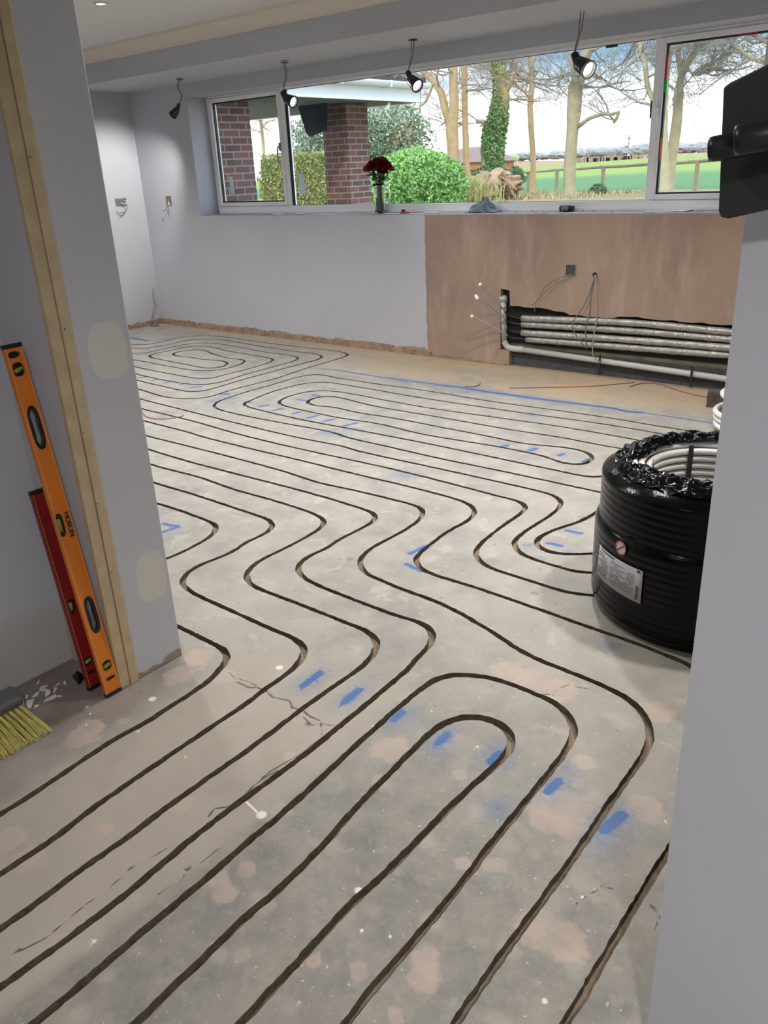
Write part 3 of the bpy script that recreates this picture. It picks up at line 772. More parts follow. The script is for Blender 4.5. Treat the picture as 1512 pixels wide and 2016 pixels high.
# partition between the hall and the room
mb = MB()
mb.box(-8.19, -2.463, 1.165, 1.41, -.05, 2.69)
mb.box(-2.463, -2.170, 1.165, 1.41, 0.0, 2.69)
struct(mb.build('wall_front', m_hall))
mb = MB()
mb.box(-2.170, -2.155, 1.222, 1.41, 0.0005, 2.12)
struct(mb.build('wall_jamb', m_jamb, bevel=0.004))
mb = MB()
mb.box(-0.317, 1.6, 1.07, 1.33, -.05, 2.69)
struct(mb.build('wall_front', m_paint))
mb = MB()
mb.box(-2.17, -0.317, 1.15, 1.33, 2.12, 2.69)
struct(mb.build('wall_front', m_paint))
# timber stud on the jamb's edge, two strips with a step
mb = MB()
mb.box(-2.172, -2.152, 1.156, 1.192, 0.0, 2.12)
struct(mb.build('trim_4', m_pine, bevel=0.002))
mb = MB()
mb.box(-2.172, -2.146, 1.193, 1.223, 0.0, 2.12)
st2 = struct(mb.build('trim_5', m_pine, bevel=0.002))
mb = MB()
for yy, zz_ in ((1.197, 0.88), (1.199, 0.42), (1.197, 1.62), (1.2, 1.18), (1.196, 0.655)):
    mb.lathe([(0.0022, 0), (0.0022, 0.0008)], (-2.1462, yy, zz_), (1, 0, 0), 8)
mb.build('nail_head', mat('rusty_nail', (0.05, 0.035, 0.025), 0.7), st2)['kind'] = 'stuff'
# hall
mb = MB()
mb.box(-2.66, -2.463, -2.2, 1.165, -.05, 2.69)
struct(mb.build('wall_left', m_hall))
mb = MB()
mb.box(-2.66, 1.8, -2.2, -2.0, -.05, 2.69)
struct(mb.build('wall_hall', m_paint))
mb = MB()
mb.box(-2.66, 1.8, -2.2, 1.15, 2.35, 2.40)
struct(mb.build('ceiling', m_ceil))
# ceiling, lower beam box over the window, cornice
mb = MB()
mb.box(-8.39, 1.8, -2.2, 6.12, 2.69, 2.78)
struct(mb.build('ceiling', m_ceil))
mb = MB()
mb.box(-8.19, 1.6, 4.99, 6.12, 2.42, 2.69)
struct(mb.build('beam', m_paint))
prof = [(4.99, 2.585), (4.975, 2.585), (4.972, 2.598), (4.955, 2.604), (4.945, 2.625), (4.925, 2.650), (4.900, 2.668), (4.882, 2.672), (4.880, 2.69), (4.99, 2.69)]
mb = MB()
mb.add([(x, y, z) for x in (-8.19, 1.6) for y, z in prof],
       [tuple(range(len(prof))), tuple(range(2 * len(prof) - 1, len(prof) - 1, -1))] +
       [(i, i + len(prof), (i + 1) % len(prof) + len(prof), (i + 1) % len(prof)) for i in range(len(prof))])
struct(mb.build('trim_6', m_corn))

# ------------------------------------------------------------------ window
def frame_bars(mb, x0, x1, z0, z1, w, y0, y1, wb=None):
    wb = wb or w
    mb.box(x0, x0 + w, y0, y1, z0, z1)
    mb.box(x1 - w, x1, y0, y1, z0, z1)
    mb.box(x0 + w, x1 - w, y0, y1, z1 - w, z1)
    mb.box(x0 + w, x1 - w, y0, y1, z0, z0 + wb)


win = empty('window_1', (WX0, YF, WZ0), 'wide white plastic window with three panes above the pipe channel floor, in its wall recess', 'window', kind='structure')
mb = MB()
mb.box(WX0, WX0 + .045, YF, YF + .07, WZ0, WZ1)
mb.box(WX1 - .045, WX1, YF, YF + .07, WZ0, WZ1)
mb.box(WX0 + .045, WX1 - .045, YF, YF + .07, WZ1 - .022, WZ1)
mb.box(WX0 + .045, WX1 - .045, YF, YF + .07, WZ0, WZ0 + .075)
mb.box(-6.175, -6.120, YF, YF + .07, WZ0 + .075, WZ1 - .022)
mb.box(-2.515, -2.475, YF, YF + .07, WZ0 + .075, WZ1 - .022)
mb.box(WX0 + .045, WX1 - .045, YF - .02, YF, WZ0 + .004, WZ0 + .028)
mb.build('window_frame', m_upvc, win, bevel=.003)


def sash(x0, x1, hx, hz, nm):
    mb = MB()
    frame_bars(mb, x0, x1, WZ0 + .077, WZ1 - .024, .036, YF - .012, YF + .058)
    s_ = mb.build('sash', m_upvc, win, bevel=.003)
    mb = MB()
    mb.box(x0 + .036, x1 - .036, YF + .02, YF + .026, WZ0 + .113, WZ1 - .06)
    mb.build('glass', m_glass, s_)
    mb = MB()
    frame_bars(mb, x0 + .034, x1 - .034, WZ0 + .111, WZ1 - .058, .014, YF + .010, YF + .034)
    mb.build('gasket', m_gasket_shade, s_)
    mb = MB()
    mb.box(hx - .011, hx + .011, YF - .026, YF - .012, hz - .035, hz + .035)
    mb.tube([(hx, YF - .02, hz), (hx, YF - .045, hz), (hx, YF - .052, hz - .02), (hx + nm * .010, YF - .052, hz - .09), (hx + nm * .004, YF - .048, hz - .15)], [.008, .008, .009, .008, .006], 10)
    h_ = mb.build('handle', mat('grey_window_handle', (0.28, 0.29, 0.31), 0.3, metallic=0.7) if nm < 0 else m_upvc, s_, smooth=True)
    return s_


sash(WX0 + .043, -6.173, -6.205, 1.80, -1)
sash(-2.478, WX1 - .043, -2.462, 1.85, 1)
mb = MB()
mb.box(-6.120, -2.515, YF + .02, YF + .026, WZ0 + .075, WZ1 - .022)
mb.build('glass', m_glass, win)
mb = MB()
frame_bars(mb, -6.122, -2.513, WZ0 + .073, WZ1 - .020, .005, YF + .012, YF + .034)
mb.box(-6.1215, -6.088, YF + .012, YF + .019, WZ0 + .078, WZ1 - .024)  # added dark strip: the frame side's shade and reflection put into colour
mb.build('gasket', m_gasket_shade, win)
m_packer = mat('black_packer', (0.02, 0.02, 0.02), .5)
PK = [('glazing_packer', 'black plastic glazing packer under the top edge of the wide middle pane', m_packer, -2.885, -2.80, 2.270, 2.292),
      ('glazing_packer', 'black plastic glazing packer on the right edge of the wide middle pane', m_packer, -2.528, -2.512, 1.80, 1.91),
      ('glazing_packer', 'black plastic glazing packer at the bottom edge of the wide middle pane behind the rag', m_packer, -3.76, -3.66, 1.262, 1.27),
      ('glazing_packer', 'red plastic glazing packer high on the left edge of the right pane', mat('red_packer', (0.55, 0.03, 0.04), .4), -2.442, -2.427, 2.03, 2.17),
      ('glazing_packer', 'green plastic glazing packer directly below the upper red one', mat('green_packer', (0.03, 0.55, 0.10), .4), -2.440, -2.422, 1.955, 2.03),
      ('glazing_packer', 'red plastic glazing packer low on the left edge of the right pane', MATS['red_packer'], -2.442, -2.430, 1.52, 1.675),
      ('glazing_packer', 'red plastic glazing packer at the top edge of the right pane', MATS['red_packer'], -1.98, -1.86, 2.243, 2.254)]
for nm, lb, m_, a, b, z0, z1 in PK:
    mb = MB()
    mb.box(a, b, YF + .004, YF + .018, z0, z1)
    tag(mb.build(nm, m_, bevel=.001), lb, 'packer', 'glazing packers around the panes')
m_stick = mat('pale_blue_sticker', (0.66, 0.76, 0.84), .6)
for x0, x1, z0, z1, lb in ((-7.035, -6.975, 1.385, 1.555, 'pale blue paper strip stuck low on the left pane'), (-6.02, -5.945, 1.36, 1.548, 'pale blue paper label stuck low at the left of the wide middle pane')):
    mb = MB()
    mb.add([(x0 - .008, YF + .0185, z1), (x1 - .008, YF + .0185, z1), (x1, YF + .0185, z0), (x0, YF + .0185, z0)], [(3, 2, 1, 0)])
    tag(mb.build('window_sticker', m_stick, solid=.001), lb, 'sticker', 'stickers on the window glass')

# ================================================================== things in the room
def mat_emit(name, col, s_):
    return mat(name, (0.8, 0.8, 0.8), 0.4, emit=(*col, s_))


def R_(a):
    return math.radians(a)


# ------------------------------------------------------------------ ceiling downlights
m_lamp = mat_emit('lit_lamp_face', (1.0, 0.98, 0.92), 3.0)
DL = [(x, y, 2.69, e, c_) for x, y, e, c_ in ROOM_LAMPS] + [(x, y, 2.35, e, c_) for x, y, e, c_ in HALL_LAMPS]
for i, (x, y, z, e, c_) in enumerate(DL):
    lb = 'small round recessed downlight in the white ceiling, its lamp lit' if i == 0 else 'lit recessed downlight in the ceiling outside the picture'
    t_ = empty('ceiling_downlight', (x, y, z), lb, 'ceiling light', 'ceiling downlights')
    mb = MB()
    mb.lathe([(.030, -.0005), (.045, -.001), (.046, -.006), (.040, -.009), (.033, -.006), (.030, -.0005)], (x, y, z), n=28, caps=False)
    mb.build('ring', mat('white_lamp_ring', (0.6, 0.6, 0.58), 0.4), t_, smooth=True)
    mb = MB()
    mb.lathe([(.031, -.004), (.028, -.007), (.012, -.010)], (x, y, z), n=24)
    mb.build('lamp', m_lamp, t_, smooth=True)
    light('downlight_light', 'SPOT', (x, y, z - .03), e, c_, target=(x, y, 0), spot_size=R_(165 if y < 2.5 else 135) if z > 2.5 else R_(165), spot_blend=.9, shadow_soft_size=.07)

# ------------------------------------------------------------------ dangling spotlights under the beam
RT, DN, FW = right, down, fwd


def spot(hole, path, joint, d, label, lit, energy, ring, rmul=1.0, target=None):
    d = Vector(d).normalized()
    j = Vector(joint)
    t_ = empty('hanging_spotlight', tuple(hole), label, 'spotlight', 'spotlights hanging from the beam on their cables')
    mb = MB()
    hp = Vector(hole)
    mb.lathe([(.034, 0), (.034, -.002), (.030, -.004), (.004, -.004)], tuple(hp), n=20)
    mb.build('hole_rim', mat('dark_hole_edge', (0.06, 0.055, 0.05), .8), t_)
    for k in (-1, 1):
        w = []
        P = [hp + Vector((k * .012, 0, 0))] + [Vector(p) + Vector((k * .008 * math.sin(1.7 + i * 2.2), 0, 0)) for i, p in enumerate(path)] + [j]
        mb = MB()
        mb.tube(smooth_path([tuple(p) for p in P], .015), .0035, 7)
        mb.build('cable', m_cable, t_, smooth=True)
    mb = MB()
    n0 = j
    mb.tube([n0 + Vector((0, 0, .012)), n0, n0 + (Vector((0, 0, -1)) * .5 + d * .5).normalized() * .03 * rmul, n0 + (Vector((0, 0, -1)) * .5 + d * .5).normalized() * .05 * rmul], [.010, .017 * rmul, .019 * rmul, .016 * rmul], 14)
    mb.build('lampholder', m_blackpl, t_, smooth=True)
    b0 = n0 + (Vector((0, 0, -1)) * .5 + d * .5).normalized() * .045 * rmul
    mb = MB()
    mb.lathe([(r__ * rmul, h__ * rmul) for r__, h__ in ((.012, -.012), (.024, -.004), (.030, .006), (.033, .03), (.036, .055), (.038, .078), (.034, .080), (.032, .070))], b0, d, 26, caps=False)
    mb.build('housing', m_blackpl, t_, smooth=True)
    mb = MB()
    mb.lathe([(r__ * rmul, h__ * rmul) for r__, h__ in ((.039, .074), (.041, .079), (.039, .084), (.033, .083), (.032, .076))], b0, d, 26, caps=False)
    mb.build('bezel', mat('grey_bezel', (0.32, 0.33, 0.34), .35, metallic=.5) if ring else m_blackpl, t_, smooth=True)
    mb = MB()
    mb.lathe([(.0325 * rmul, .074 * rmul), (.024 * rmul, .058 * rmul)], b0, d, 24, caps=False)
    mb.build('reflector', mat('dull_grey_reflector', (.16, .16, .16), .3, metallic=.6), t_, smooth=True)
    mb = MB()
    mb.lathe([(.0245 * rmul, .058 * rmul), (.021 * rmul, .068 * rmul), (.010, .074 * rmul)], b0, d, 24)
    mb.build('lens', mat_emit('lit_spot_lens', (1.0, 0.97, 0.9), 9.0) if lit else mat('dark_spot_lens', (.1, .1, .1), .1), t_, smooth=True)
    if energy:
        lp = b0 + d * .095 * rmul
        light('spot_light', 'SPOT', lp, energy, (1.0, .97, .93), target=target if target else tuple(lp + d), spot_size=R_(75), spot_blend=.8, shadow_soft_size=.028)


SY = 5.45
d1 = Vector((-1.1, -.25, -.75))
d2 = RT * .72 + DN * .52 - FW * .40
d3 = RT * .50 + DN * .70 - FW * .42
d4 = RT * .48 + DN * .66 - FW * .52
spot([-6.839, 5.45, 2.411], [[-6.883, 5.45, 2.348], [-6.839, 5.45, 2.276]], [-6.901, 5.45, 2.204], d1,
     'black spotlight dangling furthest left, beside the window corner, turned towards the left wall', False, 88, False, 1.0, target=(-8.19, 5.45, 1.35))
spot([-5.45, 5.45, 2.408], [[-5.445, 5.45, 2.306]], [-5.503, 5.45, 2.19], d2,
     'lit black spotlight dangling in front of the left window mullion', True, 45, False, 1.25)
spot([-4.109, 5.45, 2.415], [[-4.122, 5.45, 2.315]], [-4.164, 5.45, 2.213], d3,
     'lit black spotlight dangling before the white gutter, third from the left', True, 45, False, 1.25)
spot([-2.76, 5.45, 2.426], [[-2.771, 5.45, 2.315], [-2.789, 5.45, 2.246]], [-2.804, 5.45, 2.188], d4,
     'lit spotlight with a grey ring dangling furthest right, in front of the big tree', True, 45, True, 1.45)

# ------------------------------------------------------------------ pipes in the wall channel
m_foil = mat('foil_insulation', (0.46, 0.45, 0.43), 0.34, 0, 30, metallic=0.5, col2=(0.28, 0.27, 0.265), bump=0.9, bump_scale=45)
m_tape = mat('black_tape', (0.015, 0.015, 0.015), 0.5)
FO = [([-3.37, 5.84, 0.397], [-2.463, 5.84, 0.429], [-1.731, 5.84, 0.42], 'topmost of the four foil pipes'),
      ([-3.375, 5.85, 0.347], [-2.463, 5.85, 0.368], [-1.728, 5.85, 0.368], 'second from the top of the four foil pipes'),
      ([-3.367, 5.84, 0.281], [-2.453, 5.84, 0.303], [-1.718, 5.84, 0.311], 'third from the top of the four foil pipes'),
      ([-3.331, 5.85, 0.23], [-2.453, 5.85, 0.244], [-1.715, 5.85, 0.258], 'lowest of the four foil pipes')]
CAPS = [[-3.579, 5.55, 0.683], [-3.597, 5.52, 0.598], [-3.575, 5.5, 0.587], [-3.655, 5.55, 0.434]]
for i, (a, b, c_, wh) in enumerate(FO):
    a, b, c_ = Vector(a), Vector(b), Vector(c_)
    t_ = empty('insulated_pipe', tuple(a), 'silver foil-wrapped pipe in the wall channel, ' + wh, 'pipe', 'foil-wrapped pipes in the wall channel')
    P = smooth_path([tuple(a), tuple(b), tuple(c_), tuple(c_ + (c_ - b) * .55)], .04)
    mb = MB()
    rr_ = random.Random(i)
    mb.tube([(p[0], p[1] - .004, p[2]) for p in P], [.0255 + rr_.uniform(-.0016, .0016) for _ in P], 14)
    mb.build('insulation', m_foil, t_, smooth=True)
    mb = MB()
    bend = Vector((-3.50 + .012 * i, 5.835, a.z + .02 - .006 * i))
    P = smooth_path([tuple(a + Vector((.02, 0, 0))), tuple(a + Vector((-.05, -.004, 0))), tuple(bend), tuple(bend.lerp(Vector(CAPS[i]), .12))], .015)
    mb.tube(P, .0085, 8)
    mb.build('tail', m_tape, t_, smooth=True)
    e = Vector(CAPS[i])
    mb = MB()
    s0 = bend.lerp(e, .10)
    P = smooth_path([tuple(s0), tuple(s0.lerp(e, .55) + Vector((0, 0, .006))), tuple(e)], .02)
    mb.tube(P, .0072, 10)
    tb = mb.build('pipe_end', mat('translucent_white_pipe', (0.42, 0.42, 0.42), .3), t_, smooth=True)
    dd = (e - s0).normalized()
    mb = MB()
    mb.lathe([(.008, -.004), (.013, -.002), (.014, .012), (.011, .018), (.004, .019)], tuple(e), tuple(dd), 14)
    mb.build('cap', mat('white_pipe_cap', (0.8, 0.8, 0.8), .3), tb, smooth=True)

wp = [[-3.547, 5.835, 0.542], [-3.537, 5.835, 0.33], [-3.532, 5.835, 0.197], [-3.498, 5.835, 0.154], [-3.353, 5.835, 0.144], [-1.725, 5.835, 0.093]]
m_waste = mat('grey_white_waste_plastic', (0.44, 0.44, 0.43), 0.3)
t_ = empty('waste_pipe', tuple(wp[0]), 'white plastic waste pipe along the wall channel bottom, turning up at its left end', 'pipe')
wpe = list(np.array(wp[5]) + (np.array(wp[5]) - np.array(wp[4])) * .5)
mb = MB()
mb.tube([wp[4], wp[5], wpe], .0225, 18)
mb.build('horizontal_run', m_waste, t_, smooth=True)
mb = MB()
mb.tube([wp[0], wp[1], wp[2]], .0225, 18)
mb.build('upright', m_waste, t_, smooth=True)
mb = MB()
mb.tube(smooth_path(wp[2:5], .008), .0255, 18)
mb.build('elbow', m_waste, t_, smooth=True)
mb = MB()
v0 = Vector(wp[0])
mb.lathe([(.0225, -.03), (.030, -.028), (.031, .006), (.028, .016), (.012, .022)], v0, (0, -.35, .93), 22)
mb.build('end_cap', m_waste, t_, smooth=True)
for zz_ in (.47, .415, .36):
    mb = MB()
    mb.lathe([(.024, -.004), (.026, -.003), (.026, .003), (.024, .004)], (wp[0][0], 5.835, zz_), (0, 0, 1), 18)
    mb.build('tie', m_tape, t_, smooth=True)
for (px_, pz_, lb) in ((-2.6662, 0.1202, 0), (-1.9597, 0.1026, 1)):
    mb = MB()
    mb.box(px_ - .007, px_ + .007, 5.798, 5.808, pz_ - .09, pz_ + .06)
    mb.lathe([(.006, -.004), (.006, .004)], (px_, 5.798, pz_ - .082), (0, 1, 0), 10)
    mb.lathe([(.006, -.004), (.006, .004)], (px_, 5.798, pz_ + .052), (0, 1, 0), 10)
    mb.build('strap_clip', mat('dark_steel_strap', (0.05, .05, .052), .4, metallic=.7), t_, bevel=.001)

# ------------------------------------------------------------------ back boxes and their cables
m_boxin = mat('box_inside', (0.10, 0.10, 0.09), .6, .5, 30)


def wall_box(label, cx, cy, cz, w, h, axis, wires, gang=1, m_in=None):
    t_ = empty('socket_back_box', (cx, cy, cz), label, 'electrical box', None)
    mb = MB()

    def bx(u0, u1, w0, w1, z0, z1):
        if axis == 'x':
            mb.box(cx + w0, cx + w1, cy + u0, cy + u1, cz + z0, cz + z1)
        else:
            mb.box(cx + u0, cx + u1, cy - w1, cy - w0, cz + z0, cz + z1)
    bx(-w / 2, w / 2, .0005, .002, -h / 2, h / 2)
    mb.build('back', m_in or m_boxin, t_)
    mb = MB()
    e = .004
    bx(-w / 2 - e, w / 2 + e, 0.0003, .005, h / 2, h / 2 + e)
    bx(-w / 2 - e, w / 2 + e, 0.0003, .005, -h / 2 - e, -h / 2)
    bx(-w / 2 - e, -w / 2, 0.0003, .005, -h / 2, h / 2)
    bx(w / 2, w / 2 + e, 0.0003, .005, -h / 2, h / 2)
    mb.build('rim', m_metal, t_)
    for P, r_, m_ in wires:
        mb = MB()
        mb.tube(smooth_path(P, .012), r_, 7)
        mb.build('cable', m_, t_, smooth=True)
    return t_


LX = -8.19
m_wht = mat('white_cable_sheath', (0.6, .6, .6), .4)
wall_box('open metal double socket box with loose wires on the left wall', LX, 5.5177, 1.3519, .135, .07, 'x',
         [([(LX + .006, 5.55, 1.37), (LX + .04, 5.56, 1.36), (LX + .05, 5.54, 1.33), (LX + .02, 5.50, 1.345)], .004, m_wht),
          ([(LX + .006, 5.53, 1.35), (LX + .04, 5.55, 1.32), (LX + .05, 5.545, 1.27), (LX + .03, 5.47, 1.245), (LX + .02, 5.43, 1.26)], .0035, m_cable),
          ([(LX + .04, 5.545, 1.28), (LX + .035, 5.50, 1.235), (LX + .02, 5.46, 1.21)], .0035, m_cable)], m_in=m_metal)
wall_box('small open metal socket box on the window wall by the room corner', -7.745, YW, 1.3457, .085, .085, 'y',
         [([(-7.74, YW - .006, 1.34), (-7.70, YW - .04, 1.33), (-7.68, YW - .05, 1.30), (-7.73, YW - .03, 1.32)], .004, m_wht),
          ([(-7.74, YW - .006, 1.31), (-7.76, YW - .035, 1.27), (-7.80, YW - .045, 1.245), (-7.84, YW - .03, 1.25)], .0035, m_cable)], m_in=mat('bare_box_brown', (.22, .17, .11), .7, .4, 30))
wall_box('small dark socket box in the pink plaster with one cable hanging from it', -2.95, YW, .79, .075, .075, 'y',
         [([[-2.93, 5.81, 0.757], [-2.97, 5.79, 0.75], [-3.07, 5.78, 0.713], [-3.149, 5.77, 0.65], [-3.177, 5.76, 0.585], [-3.221, 5.77, 0.53]], .0045, mat('brown_grey_cable', (.20, .16, .14), .5)),
          ([[-3.217, 5.77, 0.534], [-3.225, 5.78, 0.497], [-3.23, 5.79, 0.46]], .003, m_cable),
          ([[-3.217, 5.77, 0.534], [-3.238, 5.76, 0.523], [-3.25, 5.75, 0.516]], .003, m_cable)], m_in=mat('dark_green_box', (.06, .075, .06), .6, .5, 60))
# cables out of the plaster hole
hp = [-2.751, 5.815, 0.763]
t_ = empty('cable_bunch', tuple(hp), 'bunch of three grey cables hanging from a plaster hole before the foil pipes', 'cable')
mb = MB()
mb.lathe([(.018, 0), (.017, -.003), (.004, -.003)], tuple(hp), (0, 1, 0), 16)
mb.build('hole', m_void, t_)
for pts_ in ([(1171,541),(1163,568),(1152,597),(1127.5,639),(1134,660),(1153,685)], [(1171,541),(1163,580),(1160,618),(1153,647),(1155,685)], [(1171,541),(1174.5,585),(1174.7,626),(1168,668),(1168,701),(1178,710),(1187,714)]):
    pass
for k_, P in enumerate(([[-2.748, 5.81, 0.764], [-2.756, 5.77, 0.669], [-2.79, 5.76, 0.561], [-2.879, 5.75, 0.398], [-2.852, 5.76, 0.317], [-2.781, 5.79, 0.22]],
          [[-2.744, 5.81, 0.764], [-2.751, 5.765, 0.626], [-2.752, 5.76, 0.485], [-2.775, 5.76, 0.373], [-2.772, 5.79, 0.213]],
          [[-2.74, 5.81, 0.764], [-2.705, 5.77, 0.609], [-2.695, 5.77, 0.457], [-2.713, 5.77, 0.296], [-2.707, 5.775, 0.168], [-2.67, 5.79, 0.13], [-2.637, 5.8, 0.112]])):
    mb = MB()
    mb.tube(smooth_path(P, .015), .0045, 7)
    mb.build('cable', m_cable if k_ < 2 else mat('light_grey_cable', (.30, .29, .28), .5), t_, smooth=True)
# cable at the left wall with its end coiled on the floor
P = [(LX + .003, 5.7611, 0.4061), (LX + .02, 5.74, .36), (LX + .02, 5.735, .27), (LX + .03, 5.75, .22), (LX + .10, 5.66, .20), (LX + .12, 5.62, .13), (LX + .08, 5.62, .06), (-8.13, 5.66, .015)]
mb = MB()
mb.tube(smooth_path(P, .012), .0045, 7)
cc = (-8.10, 5.645)
for k in range(2):
    mb.tube([(cc[0] + (.05 - .008 * k) * math.cos(a), cc[1] + (.04 - .006 * k) * math.sin(a), .006 + .009 * k + .002 * math.sin(3 * a)) for a in np.linspace(0, 2 * PI, 26)], .005, 7)
mb.ball((cc[0], cc[1], .014), .028, 10, (1.2, 1, .45))
tag(mb.build('loose_cable', m_cable, smooth=True), 'dark cable on the left wall, its end coiled on the floor in the corner', 'cable')

# ------------------------------------------------------------------ black wrapped coil of heating pipe
CX, CY, CR, CH = -0.822, 2.790, 0.393, 0.570
m_wrap = mat('black_stretch_wrap', (0.0015, 0.0015, 0.002), 0.16, ior=1.28, spec=0.5, bump=0.18, bump_scale=30)
m_crinkle = mat('crinkled_black_wrap', (0.0015, 0.0015, 0.002), 0.10, spec=0.5, ior=1.22, bump=0.22, bump_scale=60)
coil = empty('pipe_coil', (CX, CY, 0), 'big coil of white pipe wrapped in shiny black plastic standing by the right wall', 'coil of pipe')
prof = []
NR = 20
for i in range(NR * 6 + 1):
    h = i / (NR * 6)
    z = .004 + h * (CH - .055)
    rid = .0022 * abs(math.sin(PI * h * NR))
    base_r = CR - .004 - (.010 if h < .06 else 0) * (1 - h / .06)
    base_r += .010 * min(1, max(0, (.68 - h) / .03)) * min(1, h / .1)
    base_r -= 0.0 if h < .68 else .004
    prof.append((base_r + rid, z))
prof += [(CR - .045, CH - .030), (CR - .062, CH - .012)]
mb = MB()
mb.lathe(prof, (CX, CY, 0), n=120, caps=False)
outer_w = mb.build('wrap', m_wrap, coil, smooth=True)
# crinkled top collar, folded irregularly over the inner edge
rt = random.Random(21)
n_, k_ = 160, 16
V, F = [], []
for i in range(k_ + 1):
    s_ = i / k_
    for j in range(n_):
        a = 2 * PI * j / n_
        ri = .232 + .020 * noise.noise(Vector((math.cos(a) * 2.5, math.sin(a) * 2.5, 3))) + .010 * noise.noise(Vector((math.cos(a) * 9, math.sin(a) * 9, 3)))
        ri += .055 * math.exp(-((a - math.radians(215)) / .25) ** 2)
        ro = CR - .046
        r_ = ro + (ri - ro) * s_
        z = CH - .030 + .052 * math.sin(PI * min(1, s_ * .62 + .05)) - .020 * s_
        z += .016 * noise.noise(Vector((math.cos(a) * r_ * 40, math.sin(a) * r_ * 40, 1))) + .006 * noise.noise(Vector((math.cos(a) * r_ * 110, math.sin(a) * r_ * 110, 5)))
        V.append((CX + r_ * math.cos(a), CY + r_ * math.sin(a), z))
for i in range(k_):
    for j in range(n_):
        q = (j + 1) % n_
        F.append((i * n_ + j, i * n_ + q, (i + 1) * n_ + q, (i + 1) * n_ + j))
mb = MB()
mb.add(V, F)
mb.build('wrap_collar', m_crinkle, coil, smooth=True, solid=.003)
# white pipe windings seen inside
mb = MB()
hel = []
turns = 19
for i in range(turns * 44):
    a = 2 * PI * i / 44
    z = .014 + (CH - .045) * i / (turns * 44)
    hel.append((CX + .226 * math.cos(a), CY + .226 * math.sin(a), z))
mb.tube(hel, .0128, 9)
mb.build('inner_winding', m_whitepl, coil, smooth=True)
mb = MB()
for k, (r_, z) in enumerate(((.252, CH - .030), (.278, CH - .022), (.304, CH - .022), (.330, CH - .030))):
    mb.tube([(CX + r_ * math.cos(a), CY + r_ * math.sin(a), z) for a in np.linspace(0, 2 * PI, 70)], .013, 9)
mb.build('top_winding', m_whitepl, coil, smooth=True)
for a in (math.radians(133), math.radians(200)):
    mb = MB()
    c_, s_ = math.cos(a), math.sin(a)
    Pp = [(.211, .03), (.211, .25), (.211, CH - .05), (.213, CH - .020)]
    for (r0, z0), (r1, z1) in zip(Pp[:-1], Pp[1:]):
        w = .009
        q = []
        for r_, z in ((r0, z0), (r1, z1)):
            for sg in (-1, 1):
                q.append((CX + r_ * c_ - s_ * w * sg, CY + r_ * s_ + c_ * w * sg, z))
        mb.add(q, [(0, 1, 3, 2)])
    mb.build('strap', m_blackpl, coil, solid=.002)
# paper label and warning sticker on the wrap
m_lab = mat('white_paper_label', (0.42, 0.42, 0.43), .5)
m_ink = mat('dark_label_ink', (0.03, 0.03, 0.03), .6)
RL = CR + .0125


def on_coil(t_, z, r_=RL):
    return (CX + r_ * math.cos(t_), CY + r_ * math.sin(t_), z)


LC = [(-2.342, 0.28), (-1.761, 0.276), (-1.762, 0.152), (-2.369, 0.158)]
(ta, za), (tb, zb), (tc_, zc), (td, zd) = LC


def label_pt(u, v, r_=RL):
    t_ = (ta * (1 - u) + tb * u) * (1 - v) + (td * (1 - u) + tc_ * u) * v
    z = (za * (1 - u) + zb * u) * (1 - v) + (zd * (1 - u) + zc * u) * v
    return on_coil(t_, z, r_)


mb = MB()
nn = 14
V = [label_pt(i / nn, j) for j in (0, 1) for i in range(nn + 1)]
F = [(i, i + 1, i + nn + 2, i + nn + 1) for i in range(nn)]
mb.add(V, F)
lab = mb.build('label', m_lab, coil, smooth=True, solid=.0006)
lab['label'] = 'white paper label with small print'
mb = MB()


def strip(u0, u1, v0, v1):
    m = 6
    V = [label_pt(u0 + (u1 - u0) * i / m, v, RL + .0012) for v in (v0, v1) for i in range(m + 1)]
    mb.add(V, [(i, i + 1, i + m + 2, i + m + 1) for i in range(m)])


rl = random.Random(4)
strip(.08, .45, .045, .085)
for v in np.arange(.16, .90, .085):
    u = .03
    while u < .30:
        w = rl.uniform(.03, .09)
        if rl.random() < .75:
            strip(u, min(u + w, .32), v, v + .03)
        u += w + .02
for v in np.arange(.16, .86, .06):
    u = .38
    while u < .86:
        w = rl.uniform(.04, .12)
        if rl.random() < .8:
            strip(u, min(u + w, .86), v, v + .015)
        u += w + .012
strip(.90, .955, .02, .09)
for k in range(16):
    strip(.90, .955, .50 + k * .026, .50 + k * .026 + (.010 if k % 3 else .018))
mb.build('print', m_ink, lab)
wt_, wz_ = (-2.015, 0.325)
mb = MB()
V = [on_coil(wt_, wz_, RL + .0004)] + [on_coil(wt_ + .026 * math.cos(a) / CR, wz_ + .026 * math.sin(a), RL + .0004) for a in np.linspace(0, 2 * PI, 28, endpoint=False)]
mb.add(V, [(0, 1 + i, 1 + (i + 1) % 28) for i in range(28)])
ws = mb.build('warning_sticker', mat('white_sticker', (0.5, 0.5, 0.5), .4), coil, solid=.0006)
ws['label'] = 'round white sticker with a red ring and slash'
mb = MB()
ring_ = [(.0262, .0222)]
V = [on_coil(wt_ + r_ * math.cos(a) / CR, wz_ + r_ * math.sin(a), RL + .0016) for r_ in (.0262, .0220) for a in np.linspace(0, 2 * PI, 28, endpoint=False)]
mb.add(V, [(i, (i + 1) % 28, 28 + (i + 1) % 28, 28 + i) for i in range(28)])
V = [on_coil(wt_ + (sx_ * .023 * .75 + px2 * .0016) / CR, wz_ + sx_ * .023 * .62 - px2 * .0020, RL + .0016) for sx_ in (-1, 1) for px2 in (-1, 1)]
mb.add(V, [(0, 1, 3, 2)])
mb.build('red_print', mat('red_ink', (0.42, 0.02, 0.02), .5), ws)

